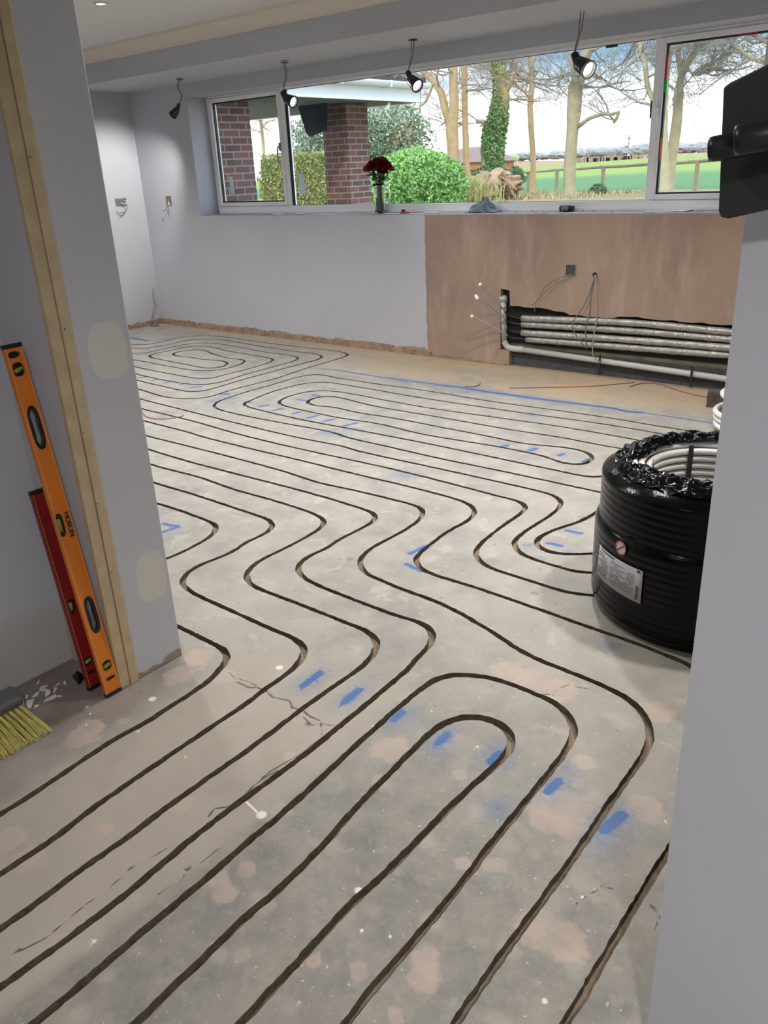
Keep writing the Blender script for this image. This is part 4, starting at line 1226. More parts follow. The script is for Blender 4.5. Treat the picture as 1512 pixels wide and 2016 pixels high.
# second coil of loose white pipe further back
w2 = empty('white_pipe_coil', (-1.215, 5.06, 0), 'loose white pipe coil standing behind the black-wrapped coil at the edge of the right wall', 'coil of pipe')
mb = MB()
rw = random.Random(9)
path = []
for k in range(9):
    ox, oy = rw.uniform(-.035, .035), rw.uniform(-.02, .02)
    for j in range(30):
        a = 2 * PI * j / 30
        r_ = .31 - .010 * k
        path.append((-1.215 + ox * 1.0 + r_ * math.cos(a), 5.06 + oy + r_ * math.sin(a), .018 + .036 * (k + j / 30)))
P = np.array(path)
for _ in range(4):
    P[1:-1] = (P[:-2] + 2 * P[1:-1] + P[2:]) / 4
mb.tube(P, .0165, 10)
mb.build('winding', m_whitepl, w2, smooth=True)

# timber offcut by the wall
mb = MB()
mb.box(-1.715, -1.615, 5.40, 5.49, .001, .105, rot=Matrix.Rotation(.25, 3, 'Z'))
tag(mb.build('timber_offcut', mat('dark_rough_timber', (.12, .10, .075), .9, 0, 30, col2=(.03, .025, .02), bump=.5), bevel=.004), 'dark rough timber offcut on the floor beside the white pipe coil', 'timber offcut')

# ------------------------------------------------------------------ red wires lying on the floor
m_rw = mat('red_brown_wire', (0.30, 0.10, 0.07), .5)
for P, lb in (([[-3.089, 5.177, 0.0], [-2.907, 5.296, 0.0], [-2.567, 5.539, 0.0], [-2.455, 5.671, 0.0], [-2.362, 5.775, 0.0]], 'long red-brown wire lying on the floor below the white waste pipe'),
              ([[-2.345, 5.646, 0.0], [-2.311, 5.768, 0.0], [-2.223, 5.817, 0.0], [-1.932, 5.663, 0.0], [-1.745, 5.613, 0.0]], 'thin red-brown wire on the floor running towards the timber offcut'),
              ([[-3.405, 5.07, 0.0], [-3.346, 5.086, 0.0], [-3.334, 5.146, 0.0], [-3.371, 5.216, 0.0]], 'short bent red-brown wire scrap beyond the blue chalk line'),
              ([[-5.053, 3.299, 0.0], [-4.888, 3.229, 0.0], [-4.768, 3.242, 0.0], [-4.692, 3.316, 0.0], [-4.684, 3.394, 0.0]], 'curved red-brown wire on the channelled floor beside the left jamb')):
    mb = MB()
    mb.tube([(p[0], p[1], .0045) for p in smooth_path([tuple(q) for q in P], .03)], .0032, 6)
    tag(mb.build('loose_wire', m_rw, smooth=True), lb, 'wire')

# ------------------------------------------------------------------ vase of red roses on the sill
SZ = WZ0 + .0045
vx, vy = -4.9146, 5.97
m_vglass = mat('clear_vase_glass', (0.92, 0.97, 0.95), 0.02, trans=1.0)
vase = empty('glass_jug', (vx, vy, SZ), 'clear glass jug standing on the window sill, holding the red roses', 'jug')
mb = MB()
mb.lathe([(.002, .001), (.046, .001), (.050, .010), (.050, .03), (.047, .10), (.049, .16), (.056, .215), (.060, .245), (.0575, .245), (.0535, .215), (.0465, .16), (.0445, .10), (.047, .03), (.045, .012), (.002, .010)], (vx, vy, SZ), n=32, caps=False)
mb.build('body', m_vglass, vase, smooth=True)
mb = MB()
hd = Vector((.75, .5, 0)).normalized()
mb.tube(smooth_path([tuple(Vector((vx, vy, SZ + h)) + hd * r_) for r_, h in ((.054, .215), (.080, .21), (.094, .175), (.088, .13), (.066, .095), (.050, .09))], .01), .0055, 10)
mb.build('handle', m_vglass, vase, smooth=True)
mb = MB()
mb.lathe([(.044, .013), (.0455, .03), (.0432, .10), (.0445, .13)], (vx, vy, SZ), n=28)
mb.build('water', mat('vase_water', (0.75, 0.85, 0.78), 0.02, trans=1.0), vase, smooth=True)
m_rose = mat('dark_red_petals', (0.20, 0.003, 0.012), .55, 0, 40, col2=(0.10, 0.002, 0.008))
m_stem = mat('green_stem', (0.06, 0.13, 0.03), .6)
m_rleaf = mat('dark_green_rose_leaf', (0.018, 0.06, 0.018), .5)
rr_ = random.Random(12)
heads = []
for i in range(19):
    ga = i * 2.39996
    rad = math.sqrt((i + .5) / 19)
    heads.append((rad, ga))


def rose(center, up, r_, seed):
    """layers of cupped petals around a bud"""
    mbr = MB()
    up = Vector(up).normalized()
    u = up.orthogonal().normalized()
    w = up.cross(u)
    q_ = random.Random(seed)
    mbr.ball(center, r_ * .36, 8, (1, 1, 1.1))
    for lay, (n_p, rr2, hh, op) in enumerate(((3, .40, .55, .12), (4, .58, .50, .28), (5, .80, .40, .52), (6, 1.0, .25, .80))):
        for k in range(n_p):
            a0 = 2 * PI * k / n_p + lay * .7 + q_.uniform(-.15, .15)
            V = []
            m1, m2 = 5, 4
            wd = 2 * PI / n_p * .75
            for i in range(m1):
                for j in range(m2):
                    s_ = i / (m1 - 1) * 2 - 1
                    t2 = j / (m2 - 1)
                    a = a0 + s_ * wd * (.55 + .45 * math.sin(PI * (t2 * .7 + .15)))
                    rad_ = r_ * (rr2 * (.45 + .55 * math.sin(PI / 2 * t2)) + op * .22 * t2 * t2)
                    z = r_ * (-.55 + (hh + .55) * t2 - .18 * s_ * s_ * t2 + q_.uniform(-.02, .02))
                    V.append(Vector(center) + (u * math.cos(a) + w * math.sin(a)) * rad_ + up * z)
            mbr.add(V, [(i * m2 + j, (i + 1) * m2 + j, (i + 1) * m2 + j + 1, i * m2 + j + 1) for i in range(m1 - 1) for j in range(m2 - 1)])
    return mbr


for i, (rad, ga) in enumerate(heads):
    hx = vx + .004 + rad * .135 * math.cos(ga)
    hy = vy - .005 + rad * .085 * math.sin(ga)
    hz = SZ + .445 - .085 * rad * rad + rr_.uniform(-.012, .012)
    base = (vx + .022 * math.cos(ga) * rad, vy + .022 * math.sin(ga) * rad, SZ + .014)
    t_ = empty('rose', base, 'dark red rose in the bouquet standing in the glass jug on the sill', 'rose', 'red roses in the glass jug')
    up = Vector((math.cos(ga) * rad * .9, math.sin(ga) * rad * .9, 1))
    rose((hx, hy, hz), up, .040, i).build('bloom', m_rose, t_, smooth=True)
    mid = (vx + (hx - vx) * .28, vy + (hy - vy) * .28, SZ + .25)
    mb = MB()
    mb.tube(smooth_path([base, mid, (hx, hy, hz - .012)], .03), .0035, 6)
    mb.build('stem', m_stem, t_, smooth=True)
    for k in range(2):
        lp = Vector(mid).lerp(Vector((hx, hy, hz)), .35 + .25 * k)
        dr = Vector((math.cos(ga + k * 2.2 - 1), math.sin(ga + k * 2.2 - 1), rr_.uniform(-.7, .2))).normalized()
        sd = dr.cross(Vector((0, 0, 1))).normalized()
        mb = MB()
        ln = rr_.uniform(.045, .07)
        V = [lp, lp + dr * ln * .45 + sd * ln * .28 - Vector((0, 0, .004)), lp + dr * ln * .45 + Vector((0, 0, .004)), lp + dr * ln * .45 - sd * ln * .28 - Vector((0, 0, .004)), lp + dr * ln - Vector((0, 0, .01))]
        mb.add(V, [(0, 1, 2), (0, 2, 3), (1, 4, 2), (2, 4, 3)])
        mb.build('leaf', m_rleaf, t_, solid=.0008)

# ------------------------------------------------------------------ clutter on the sill
# crumpled rag
cxr, cyr = -3.8452, 6.0
n_ = 46
V, F = [], []
for i in range(n_):
    for j in range(n_):
        u, w = i / (n_ - 1) * 2 - 1, j / (n_ - 1) * 2 - 1
        x = cxr + u * .145 + .02 * noise.noise(Vector((u * 3, w * 3, 1)))
        yv = cyr + w * .062 + .012 * noise.noise(Vector((u * 3, w * 3, 5)))
        hgt_ = max(0, 1 - abs(u) ** 2.2) * max(0, 1 - abs(w) ** 2.4)
        pk_ = .055 + .050 * math.exp(-((u - .18) / .30) ** 2)
        z = SZ + .004 + hgt_ * (pk_ + .034 * noise.noise(Vector((u * 2.6, w * 2.6 + u * 1.5, 2))) + .034 * abs(noise.noise(Vector((u * 6, w * 6 + u * 3, 4)))))
        V.append((x, yv, max(z, SZ + .003)))
for i in range(n_ - 1):
    for j in range(n_ - 1):
        F.append((i * n_ + j, (i + 1) * n_ + j, (i + 1) * n_ + j + 1, i * n_ + j + 1))
mb = MB()
mb.add(V, F)
tag(mb.build('rag', mat('blue_grey_rag', (0.20, 0.26, 0.31), .9, .35, 25, bump=.3), smooth=True, solid=.003), 'crumpled blue-grey rag heaped on the window sill', 'rag')
# tape measure
tx, ty = -3.0927, 5.99
tm = empty('tape_measure', (tx, ty, SZ), 'black and grey tape measure lying on the sill right of the rag', 'tape measure')
mb = MB()
mb.box(tx - .055, tx + .058, ty - .03, ty + .03, SZ, SZ + .052)
mb.build('case', m_blackpl, tm, bevel=.016)
mb = MB()
mb.box(tx - .035, tx + .03, ty - .034, ty + .034, SZ + .008, SZ + .044)
mb.build('side_plate', mat('grey_side_plate', (.16, .17, .19), .4), tm, bevel=.01)
mb = MB()
mb.box(tx - .067, tx - .053, ty - .012, ty + .012, SZ + .001, SZ + .016)
mb.build('hook', m_steel, tm, bevel=.001)


def sheet_on_sill(name, x, y, w, d, rz, m_, label, cat, z=0.0, curl=.004):
    mb = MB()
    V = []
    for i in range(7):
        for j in range(3):
            u, v = i / 6 * 2 - 1, j - 1
            V.append((u * w / 2, v * d / 2, curl * (u * u) + .001))
    V = [(x + a * math.cos(rz) - b * math.sin(rz), y + a * math.sin(rz) + b * math.cos(rz), SZ + z + c_) for a, b, c_ in V]
    mb.add(V, [(i * 3 + j, (i + 1) * 3 + j, (i + 1) * 3 + j + 1, i * 3 + j + 1) for i in range(6) for j in range(2)])
    return tag(mb.build(name, m_, solid=.0015), label, cat)


m_paper = mat('white_paper', (.62, .63, .66), .7)
m_bpaper = mat('blue_tinted_paper', (.40, .47, .62), .7)
sheet_on_sill('folded_paper', -6.1404, 5.93, .20, .08, .05, m_paper, 'white folded paper lying on the sill at the left window mullion', 'paper')
sheet_on_sill('folded_paper', -5.8744, 5.95, .13, .09, .3, m_bpaper, 'blue-tinted paper on the sill beside the white folded paper', 'paper', z=.002)
sheet_on_sill('folded_paper', -2.3387, 5.96, .22, .14, .25, m_bpaper, 'blue-white open paper on the sill left of the right window mullion', 'paper')
sheet_on_sill('folded_paper', -2.2233, 5.99, .20, .12, -.1, m_paper, 'white paper on the sill overlapping the blue-white open paper', 'paper', z=.003)
mb = MB()
kx = -4.309
mb.box(kx - .07, kx + .07, 5.90, 5.92, SZ, SZ + .010)
tag(mb.build('plastic_strip', mat('white_strip', (.6, .6, .6), .4), bevel=.002), 'short white plastic strip lying on the sill right of the red knife', 'plastic strip')
mb = MB()
mb.tube([(-2.0922, 5.90, SZ + .005), (-2.0517, 5.97, SZ + .005)], .004, 8)
tag(mb.build('pencil', mat('pale_pencil', (.45, .38, .22), .5)), 'thin pale pencil on the sill at the far right', 'pencil')
kx = -4.603
kn = empty('utility_knife', (kx, 5.92, SZ), 'small red utility knife with a black grip lying on the sill beside the jug', 'knife')
mb = MB()
mb.box(kx - .045, kx + .045, 5.91, 5.93, SZ, SZ + .014, rot=Matrix.Rotation(.15, 3, 'Z'))
mb.build('body', mat('red_plastic', (.45, .05, .05), .4), kn, bevel=.004)
mb = MB()
mb.ball((kx - .016, 5.925, SZ + .022), .018, 12, (1.2, .7, .7))
mb.build('grip', m_blackpl, kn, smooth=True)
rc = random.Random(2)
m_crumb = mat('plaster_crumb', (.40, .34, .28), .9)
m_dust = MB()
for k in range(60):
    x = rc.uniform(-4.4, -1.6) if k % 3 else rc.uniform(-7.1, -1.6)
    s_ = rc.uniform(.003, .009)
    m_dust.ball((x, rc.uniform(5.86, 6.03), SZ + s_ * .5), s_, 5, (1.4, 1, .6))
tag(m_dust.build('sill_crumbs', m_crumb), 'scattered plaster crumbs along the window sill', 'debris', kind='stuff')

# ------------------------------------------------------------------ levels leaning in the hall corner
def level(name, O, top, wdt, thk, m_body, label, vials, slots, text=None):
    O, T = Vector(O), Vector(top)
    u = (T - O).normalized()
    Lh = (T - O).length
    w = Vector((0, 1, 0))
    w = (w - u * w.dot(u)).normalized()
    nrm = w.cross(u).normalized()            # faces the hall, +X
    root = empty(name, tuple(O), label, 'spirit level')

    def at(s_, t2, d_):
        return O + u * s_ + w * t2 + nrm * d_
    # web plate with openings
    ptsl, fcs = [], []
    outer = [(0.012, 0.001), (Lh - .012, 0.001), (Lh - .012, wdt - .001), (0.012, wdt - .001)]
    rings = [outer]
    for (s0, t0, rs, rt_) in vials + slots:
        rings.append([(s0 + rs * math.copysign(abs(math.cos(a)) ** .6, math.cos(a)), t0 + rt_ * math.copysign(abs(math.sin(a)) ** .8, math.sin(a))) for a in np.linspace(0, 2 * PI, 28, endpoint=False)])
    for r_ in rings:
        fcs.append(list(range(len(ptsl), len(ptsl) + len(r_))))
        ptsl += [Vector(p) for p in r_]
    v, e, f, ov, oe, of = delaunay_2d_cdt(ptsl, [], fcs, 0, 1e-7, True)
    mb = MB()
    V = [at(p.x, p.y, thk * .5) for p in v] + [at(p.x, p.y, thk * .18) for p in v]
    n = len(v)
    F, cnt = [], {}
    for t2, o in zip(f, of):
        if set(o) != {0}:
            continue
        t2 = tuple(t2)
        F += [t2, tuple(i + n for i in reversed(t2))]
        for k in range(3):
            a, b = t2[k], t2[(k + 1) % 3]
            cnt.setdefault((min(a, b), max(a, b)), []).append((a, b))
    for l in cnt.values():
        if len(l) == 1:
            F.append((l[0][1], l[0][0], l[0][0] + n, l[0][1] + n))
    mb.add(V, F)
    # flanges on both long edges
    for t0, t1 in ((0, .005), (wdt - .005, wdt)):
        q = [at(s_, t2, d_) for s_ in (0.010, Lh - .010) for t2, d_ in ((t0, 0), (t1, 0), (t1, thk * .56), (t0, thk * .56))]
        mb.add(q, [(0, 1, 2, 3), (7, 6, 5, 4), (0, 4, 5, 1), (1, 5, 6, 2), (2, 6, 7, 3), (3, 7, 4, 0)])
    q = [at(s_, t2, d_) for s_ in (0.010, Lh - .010) for t2, d_ in ((0, 0), (wdt, 0), (wdt, thk * .10), (0, thk * .10))]
    mb.build('frame', m_body, root)
    mb = MB()
    for t0 in (0.0045, wdt - .0055):
        q = [at(s_, t2, thk * .57) for s_ in (.012, Lh - .012) for t2 in (t0, t0 + .0012)]
        mb.add(q, [(0, 1, 3, 2)])
    mb.build('edge_line', mat('pale_edge', (.62, .36, .22) if text else (.5, .35, .35), .4), root, solid=.0006)  # thin paler line along both long edges
    for s0, s1 in ((0, .012), (Lh - .012, Lh)):
        mb = MB()
        q = [at(s_, t2, d_) for s_ in (s0, s1) for t2, d_ in ((-.001, -.001), (wdt + .001, -.001), (wdt + .001, thk * .6), (-.001, thk * .6))]
        mb.add(q, [(0, 1, 2, 3), (7, 6, 5, 4), (0, 4, 5, 1), (1, 5, 6, 2), (2, 6, 7, 3), (3, 7, 4, 0)])
        mb.build('end_cap', m_blackpl, root, bevel=.001)
    m_vial = mat('green_vial', (.16, .24, .03), .15, spec=.8)
    for k, (s0, t0, rs, rt_) in enumerate(vials):
        mb = MB()
        q = [at(s0 + rs * 1.0 * math.copysign(abs(math.cos(a)) ** .6, math.cos(a)), t0 + rt_ * 1.0 * math.copysign(abs(math.sin(a)) ** .8, math.sin(a)), d_) for d_ in (thk * .05, thk * .22) for a in np.linspace(0, 2 * PI, 24, endpoint=False)]
        mb.add(q, [tuple(range(23, -1, -1)), tuple(range(24, 48))] + [(i, (i + 1) % 24, 24 + (i + 1) % 24, 24 + i) for i in range(24)])
        vh = mb.build('vial_holder', m_blackpl, root)
        mb = MB()
        if k == 0:
            a0, a1 = at(s0 - rs * .55, t0 - rt_ * .2, thk * .34), at(s0 + rs * .55, t0 - rt_ * .2, thk * .34)
        else:
            a0, a1 = at(s0 - rs * .25, t0 - rt_ * .75, thk * .34), at(s0 + rs * .10, t0 + rt_ * .75, thk * .34)
        mb.tube([a0, a1], .0065, 12)
        mb.build('vial', m_vial, vh, smooth=True)
    for k, (s0, t0, rs, rt_) in enumerate(slots):
        if rs > .03:
            mb = MB()
            N_ = 40
            V = []
            for i in range(N_):
                a = 2 * PI * i / N_
                cs, sn = math.copysign(abs(math.cos(a)) ** .6, math.cos(a)), math.copysign(abs(math.sin(a)) ** .8, math.sin(a))
                wob = 1 + .18 * math.cos(6 * a)
                V.append((at(s0 + rs * cs, t0 + rt_ * sn, thk * .54), at(s0 + rs * .82 * cs, t0 + rt_ * .52 * sn * wob, thk * .54), at(s0 + rs * .82 * cs, t0 + rt_ * .52 * sn * wob, thk * .02)))
            V = [q[k2] for k2 in range(3) for q in V]
            mb.add(V, [(r_ * N_ + i, r_ * N_ + (i + 1) % N_, (r_ + 1) * N_ + (i + 1) % N_, (r_ + 1) * N_ + i) for r_ in range(2) for i in range(N_)])
            mb.build('hand_grip', m_blackpl, root)
        else:
            mb = MB()
            q = [at(s0 + rs * math.cos(a), t0 + rt_ * math.sin(a), d_) for d_ in (thk * .05, thk * .2) for a in np.linspace(0, 2 * PI, 20, endpoint=False)]
            mb.add(q, [tuple(range(19, -1, -1)), tuple(range(20, 40))] + [(i, (i + 1) % 20, 20 + (i + 1) % 20, 20 + i) for i in range(20)])
            mb.build('hang_slot', m_blackpl, root)
    if text:
        cu = bpy.data.curves.new('lettering', 'FONT')
        cu.body = text[0]
        cu.size = text[3]
        cu.extrude = .0004
        cu.offset = .0011
        cu.align_x = 'CENTER'
        cu.align_y = 'CENTER'
        tmp = bpy.data.objects.new('lettering', cu)
        C.objects.link(tmp)
        dg = bpy.context.evaluated_depsgraph_get()
        me_ = bpy.data.meshes.new_from_object(tmp.evaluated_get(dg))
        bpy.data.objects.remove(tmp)
        ob = bpy.data.objects.new('lettering', me_)
        C.objects.link(ob)
        me_.materials.clear()
        me_.materials.append(m_ink)
        P0 = at(text[1], text[2], thk * .5 + .0006) - O
        Mx = Matrix((-u, w, nrm)).transposed().to_4x4()
        Mx.translation = P0
        me_.transform(Mx)
        ob.parent = root
        ob['label'] = 'dark lettering reading ' + text[0]
    return root


m_orange = mat('orange_paint', (0.62, 0.17, 0.012), .38, .12, 12)
m_red = mat('red_paint', (0.20, 0.010, 0.010), .35, .15, 12)
level('spirit_level', [-2.16, 1.098, 0.0], [-2.305, 1.085, 1.14], .056, .026, m_orange,
      'long orange spirit level with black hand grips leaning in the corner against the timber stud',
      [(0.6, 0.0165, 0.038, 0.0125), (1.076, 0.027, 0.02, 0.017), (0.105, 0.032, 0.018, 0.016)], [(1.118, 0.027, 0.01, 0.018), (0.903, 0.029, 0.066, 0.018), (0.289, 0.031, 0.064, 0.018), (0.058, 0.032, 0.007, 0.017)], text=('HOSON', .594, .0425, .0225))
level('spirit_level', (-2.243, 1.086, 0), (-2.338, 1.084, .690), .050, .028, m_red,
      'shorter red spirit level leaning behind the orange one', [(.30, .025, .025, .012), (.10, .025, .015, .014)], [(.06, .025, .006, .014)])

# ------------------------------------------------------------------ broom
bx_, by_ = -2.262, .845
bro = empty('broom', (-2.24, .66, 0), 'broom head with stiff yellow-green bristles resting on the floor at the left edge', 'broom')
mb = MB()
mb.box(-2.285, -2.215, .44, .872, .088, .125, rot=Matrix.Rotation(.35, 3, 'Y'), piv=(-2.25, .66, .105))
mb.build('head', mat('grey_broom_head', (.075, .08, .09), .5), bro, bevel=.012)
mb = MB()
mb.tube([(-2.25, .60, .12), (-2.31, .57, .5), (-2.42, .50, 1.25)], .013, 14)
mb.build('handle', mat('broom_handle_wood', (.30, .22, .12), .5), bro, smooth=True)
m_bris = mat('yellow_bristles', (0.58, 0.50, 0.13), .6, 0, 60, col2=(.36, .32, .08))
mb = MB()
rbm = random.Random(8)
for i in range(26):
    for j in range(3):
        y0 = .452 + i * .0162
        x0 = -2.262 + j * .016
        for k in range(22):
            fan = (i - 13) / 13
            ex = -2.235 + j * .042 + rbm.gauss(0, .008) + .012
            ey = y0 + fan * .035 + rbm.gauss(0, .006)
            a = Vector((x0 + rbm.uniform(-.004, .004), y0 + rbm.uniform(-.004, .004), .094 - .006 * j))
            b = Vector((ex, ey, .0035 + abs(rbm.gauss(0, .002)) + .006 * (2 - j) * 0))
            m_ = a.lerp(b, .5) + Vector((-.006, 0, .004))
            sd = Vector((rbm.uniform(-1, 1), rbm.uniform(-1, 1), 0)).normalized() * .0009
            mb.add([a - sd, a + sd, m_ - sd, m_ + sd, b - sd * .6, b + sd * .6], [(0, 1, 3, 2), (2, 3, 5, 4)])
br_ = mb.build('bristles', m_bris, bro, solid=.0009)
br_['kind'] = 'stuff'
br_['label'] = 'yellow-green bristles'

# ------------------------------------------------------------------ plaster flakes near the broom
m_flake = mat('white_plaster_flake', (.58, .56, .52), .85)
rfk = random.Random(31)
FL = [(-2.361, 0.875, 0.0128), (-2.36, 0.896, 0.0176), (-2.361, 0.922, 0.016), (-2.337, 0.936, 0.024), (-2.353, 0.962, 0.0144), (-2.371, 0.998, 0.0176), (-2.336, 0.998, 0.016), (-2.382, 1.011, 0.009600000000000001), (-2.356, 1.037, 0.009600000000000001), (-2.33, 1.013, 0.0144), (-2.341, 1.062, 0.008), (-2.297, 0.935, 0.011200000000000002), (-2.348, 0.858, 0.009600000000000001), (-2.373, 0.941, 0.009600000000000001), (-2.288, 1.012, 0.009600000000000001), (-2.3, 0.986, 0.016), (-2.42, 1.009, 0.008), (-2.387, 0.924, 0.008)]
for k, (x, y, s_) in enumerate(FL):
    mb = MB()
    n_ = rfk.randint(5, 7)
    ang = sorted(rfk.uniform(0, 2 * PI) for _ in range(n_))
    rot = rfk.uniform(0, PI)
    rad = [rfk.uniform(.6, 1.1) for _ in ang]
    V = []
    for zz_ in (.0008, .0038):
        for a, r_ in zip(ang, rad):
            X_, Y_ = s_ * 1.6 * r_ * math.cos(a), s_ * .7 * r_ * math.sin(a)
            V.append((x + X_ * math.cos(rot) - Y_ * math.sin(rot), y + X_ * math.sin(rot) + Y_ * math.cos(rot), zz_ + .004 * math.cos(a) * (zz_ > .002)))
    mb.add(V, [tuple(range(n_ - 1, -1, -1)), tuple(range(n_, 2 * n_))] + [(i, (i + 1) % n_, n_ + (i + 1) % n_, n_ + i) for i in range(n_)])
    tag(mb.build('plaster_flake', m_flake), 'small white plaster flake lying on the dusty floor by the hall wall', 'plaster flake', 'plaster flakes by the hall wall')
mb = MB()
mb.add([(-2.36, 1.10, .001), (-2.29, 1.085, .001), (-2.32, 1.13, .001), (-2.325, 1.105, .035)], [(0, 2, 1), (0, 1, 3), (1, 2, 3), (2, 0, 3)])
tag(mb.build('black_scrap', m_blackpl), 'small black scrap on the floor in the corner behind the red level', 'scrap')

# ------------------------------------------------------------------ black clamp bracket on the edge of the right wall
BY = .985
br0 = [-0.333, 0.985, 1.614]
br1 = [-0.321, 0.985, 1.486]
bk = empty('clamp_bracket', (-.25, BY, 1.57), 'black clamp plate with two round knobs on the grey wall edge at top right', 'bracket')
out_ = [[-0.331, 0.985, 1.615], [-0.325, 0.985, 1.619], [-0.288, 0.985, 1.633], [-0.247, 0.985, 1.64], [-0.226, 0.985, 1.499], [-0.269, 0.985, 1.492], [-0.311, 0.985, 1.483], [-0.319, 0.985, 1.485], [-0.322, 0.985, 1.491]]
mb = MB()
n_ = len(out_)
mb.add([(p[0], BY + d_, p[2]) for d_ in (0, .012) for p in out_], [tuple(range(n_)), tuple(range(2 * n_ - 1, n_ - 1, -1))] + [(i, i + n_, (i + 1) % n_ + n_, (i + 1) % n_) for i in range(n_)])
mb.build('plate', mat('matt_black_metal', (.020, .021, .021), .5), bk, bevel=.002)
mb = MB()
mb.box(-.21, -.17, BY + .010, 1.0705, 1.50, 1.60)
mb.build('wall_mount', m_blackpl, bk, bevel=.003)
for (kp, kr, L_) in (([-0.292, 0.93, 1.562], .0155, .075), ([-0.326, 0.955, 1.555], .0128, .055)):
    kp = Vector(kp)
    ax2 = Vector((.93, .25, .10)).normalized()
    kb = MB()
    kb.lathe([(kr * .55, -.004), (kr * .9, -.003), (kr, .002), (kr, L_ * .45), (kr * .93, L_ * .5), (kr * .9, L_)], tuple(kp), tuple(ax2), 28)
    kb.build('knob', m_blackpl, bk, smooth=True)

# ================================================================== outside
ZG = 0.55
m_turf = mat('leaf_littered_soil', (0.28, 0.19, 0.13), 1.0, 0, 3.0, spec=0.0, col2=(0.30, 0.27, 0.13), bump=.4, bump_scale=20)
g = G('green_crop_field', 1.0, 0.0)
near_far = g.rng(g.math('ADD', g.y, g.math('MULTIPLY', g.noise(.15), 8.0)), 52, 64)
fc = g.mix(near_far, (0.105, 0.185, 0.092), (0.225, 0.275, 0.085))
fc = g.mix(g.rng(g.noise(.5, 6, stretch=(.3, 1, 1)), .3, .7, 0, .3), fc, (0.10, 0.17, 0.06))
m_field = g.out(fc)
m_brown = mat('brown_farmland', (0.30, 0.18, 0.10), 1.0, 0, .12, spec=0.0, col2=(0.30, 0.23, 0.15))


def strip_mesh(name, dirs, y0, y1, z0s, z1s, m_, rows=10):
    """a piece of country between two distances, its height varying along the width"""
    V, F = [], []
    for r_ in range(rows + 1):
        k = (r_ / rows) ** 1.6
        y = y0 + (y1 - y0) * k
        for d_, a, b in zip(dirs, z0s, z1s):
            V.append((d_ * y, y, a + (b - a) * k))
    n = len(dirs)
    for r_ in range(rows):
        for i in range(n - 1):
            F.append((r_ * n + i, r_ * n + i + 1, (r_ + 1) * n + i + 1, (r_ + 1) * n + i))
    mb = MB()
    mb.add(V, F)
    return mb.build(name, m_, smooth=True)


FE = [[-195.109, 200.0, 0.042], [-147.165, 200.0, 0.285], [-122.413, 200.0, 0.355], [-104.425, 200.0, 0.907], [-82.688, 200.0, 1.397], [-70.643, 200.0, 1.418], [-56.232, 200.0, 1.391], [-21.013, 200.0, 1.545]]
dirs = [p[0] / 200 for p in FE]
dirs = [-1.6] + dirs + [1.2]
fz = [FE[0][2]] + [p[2] for p in FE] + [FE[-1][2]]
struct(strip_mesh('ground_field', dirs, 27.0, 200, [ZG - .05] * len(dirs), fz, m_field))
BE = [[-386.795, 395.0, -14.199], [-290.515, 395.0, 3.729], [-241.823, 395.0, 3.082], [-206.315, 395.0, 1.897], [-163.456, 395.0, 2.975], [-139.653, 395.0, 2.536], [-111.215, 395.0, 2.424], [-41.636, 395.0, 2.237]]
bz = [BE[0][2]] + [p[2] for p in BE] + [BE[-1][2]]
struct(strip_mesh('ground_farmland', dirs, 199.5, 395, fz, bz, m_brown, 4))
# garden
V, F = [], []
nx_, ny_ = 60, 34
for j in range(ny_):
    for i in range(nx_):
        x, y = -62 + 74 * i / (nx_ - 1), 6.3 + 23.5 * j / (ny_ - 1)
        V.append((x, y, ZG - (.4 if y < 7 else 0) + .05 * noise.noise(Vector((x * .6, y * .6, 0))) - max(0, y - 28) * .12))
for j in range(ny_ - 1):
    for i in range(nx_ - 1):
        F.append((j * nx_ + i, j * nx_ + i + 1, (j + 1) * nx_ + i + 1, (j + 1) * nx_ + i))
mb = MB()
mb.add(V, F)
struct(mb.build('ground_garden', m_turf, smooth=True))

# ------------------------------------------------------------------ covered porch of the house
m_fascia = mat('white_fascia_board', (0.70, 0.76, 0.80), .4)
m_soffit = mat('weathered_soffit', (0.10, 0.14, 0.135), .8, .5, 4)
mb = MB()
mb.box(-8.4, -7.30, 6.125, 6.70, ZG - .5, 2.30)
struct(mb.build('wall_porch', m_brick))
mb = MB()
px0, py0 = -7.49, 8.50
mb.box(px0 - .41, px0, py0, py0 + .42, ZG - .3, 2.34)
struct(mb.build('pillar', m_brick))
roof = empty('porch_roof', (-9.0, 8.0, 2.35), 'overhanging porch roof with a white fascia and gutter beyond the window', 'roof', kind='structure')
mb = MB()
mb.box(-11.5, -7.06, 6.13, 9.45, 2.345, 2.36)
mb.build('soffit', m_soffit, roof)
mb = MB()
mb.box(-7.06, -7.03, 6.13, 9.46, 2.335, 2.50)
mb.box(-11.5, -7.03, 9.45, 9.48, 2.335, 2.50)
mb.build('fascia', m_fascia, roof)
mb = MB()
n_ = 12
V = []
for y in (6.13, 9.52):
    for i in range(n_):
        a = PI + PI * i / (n_ - 1)
        V.append((-6.965 + .060 * math.cos(a), y, 2.545 + .060 * math.sin(a)))
mb.add(V, [(i, i + 1, n_ + i + 1, n_ + i) for i in range(n_ - 1)])
mb.build('gutter', m_fascia, roof, smooth=True, solid=.004)
for y in (6.9, 7.8, 8.7):
    mb = MB()
    mb.box(-7.03, -6.90, y - .012, y + .012, 2.475, 2.482)
    mb.box(-6.906, -6.898, y - .012, y + .012, 2.48, 2.55)
    mb.build('gutter_bracket', m_fascia, roof)
mb = MB()
rt2 = random.Random(3)
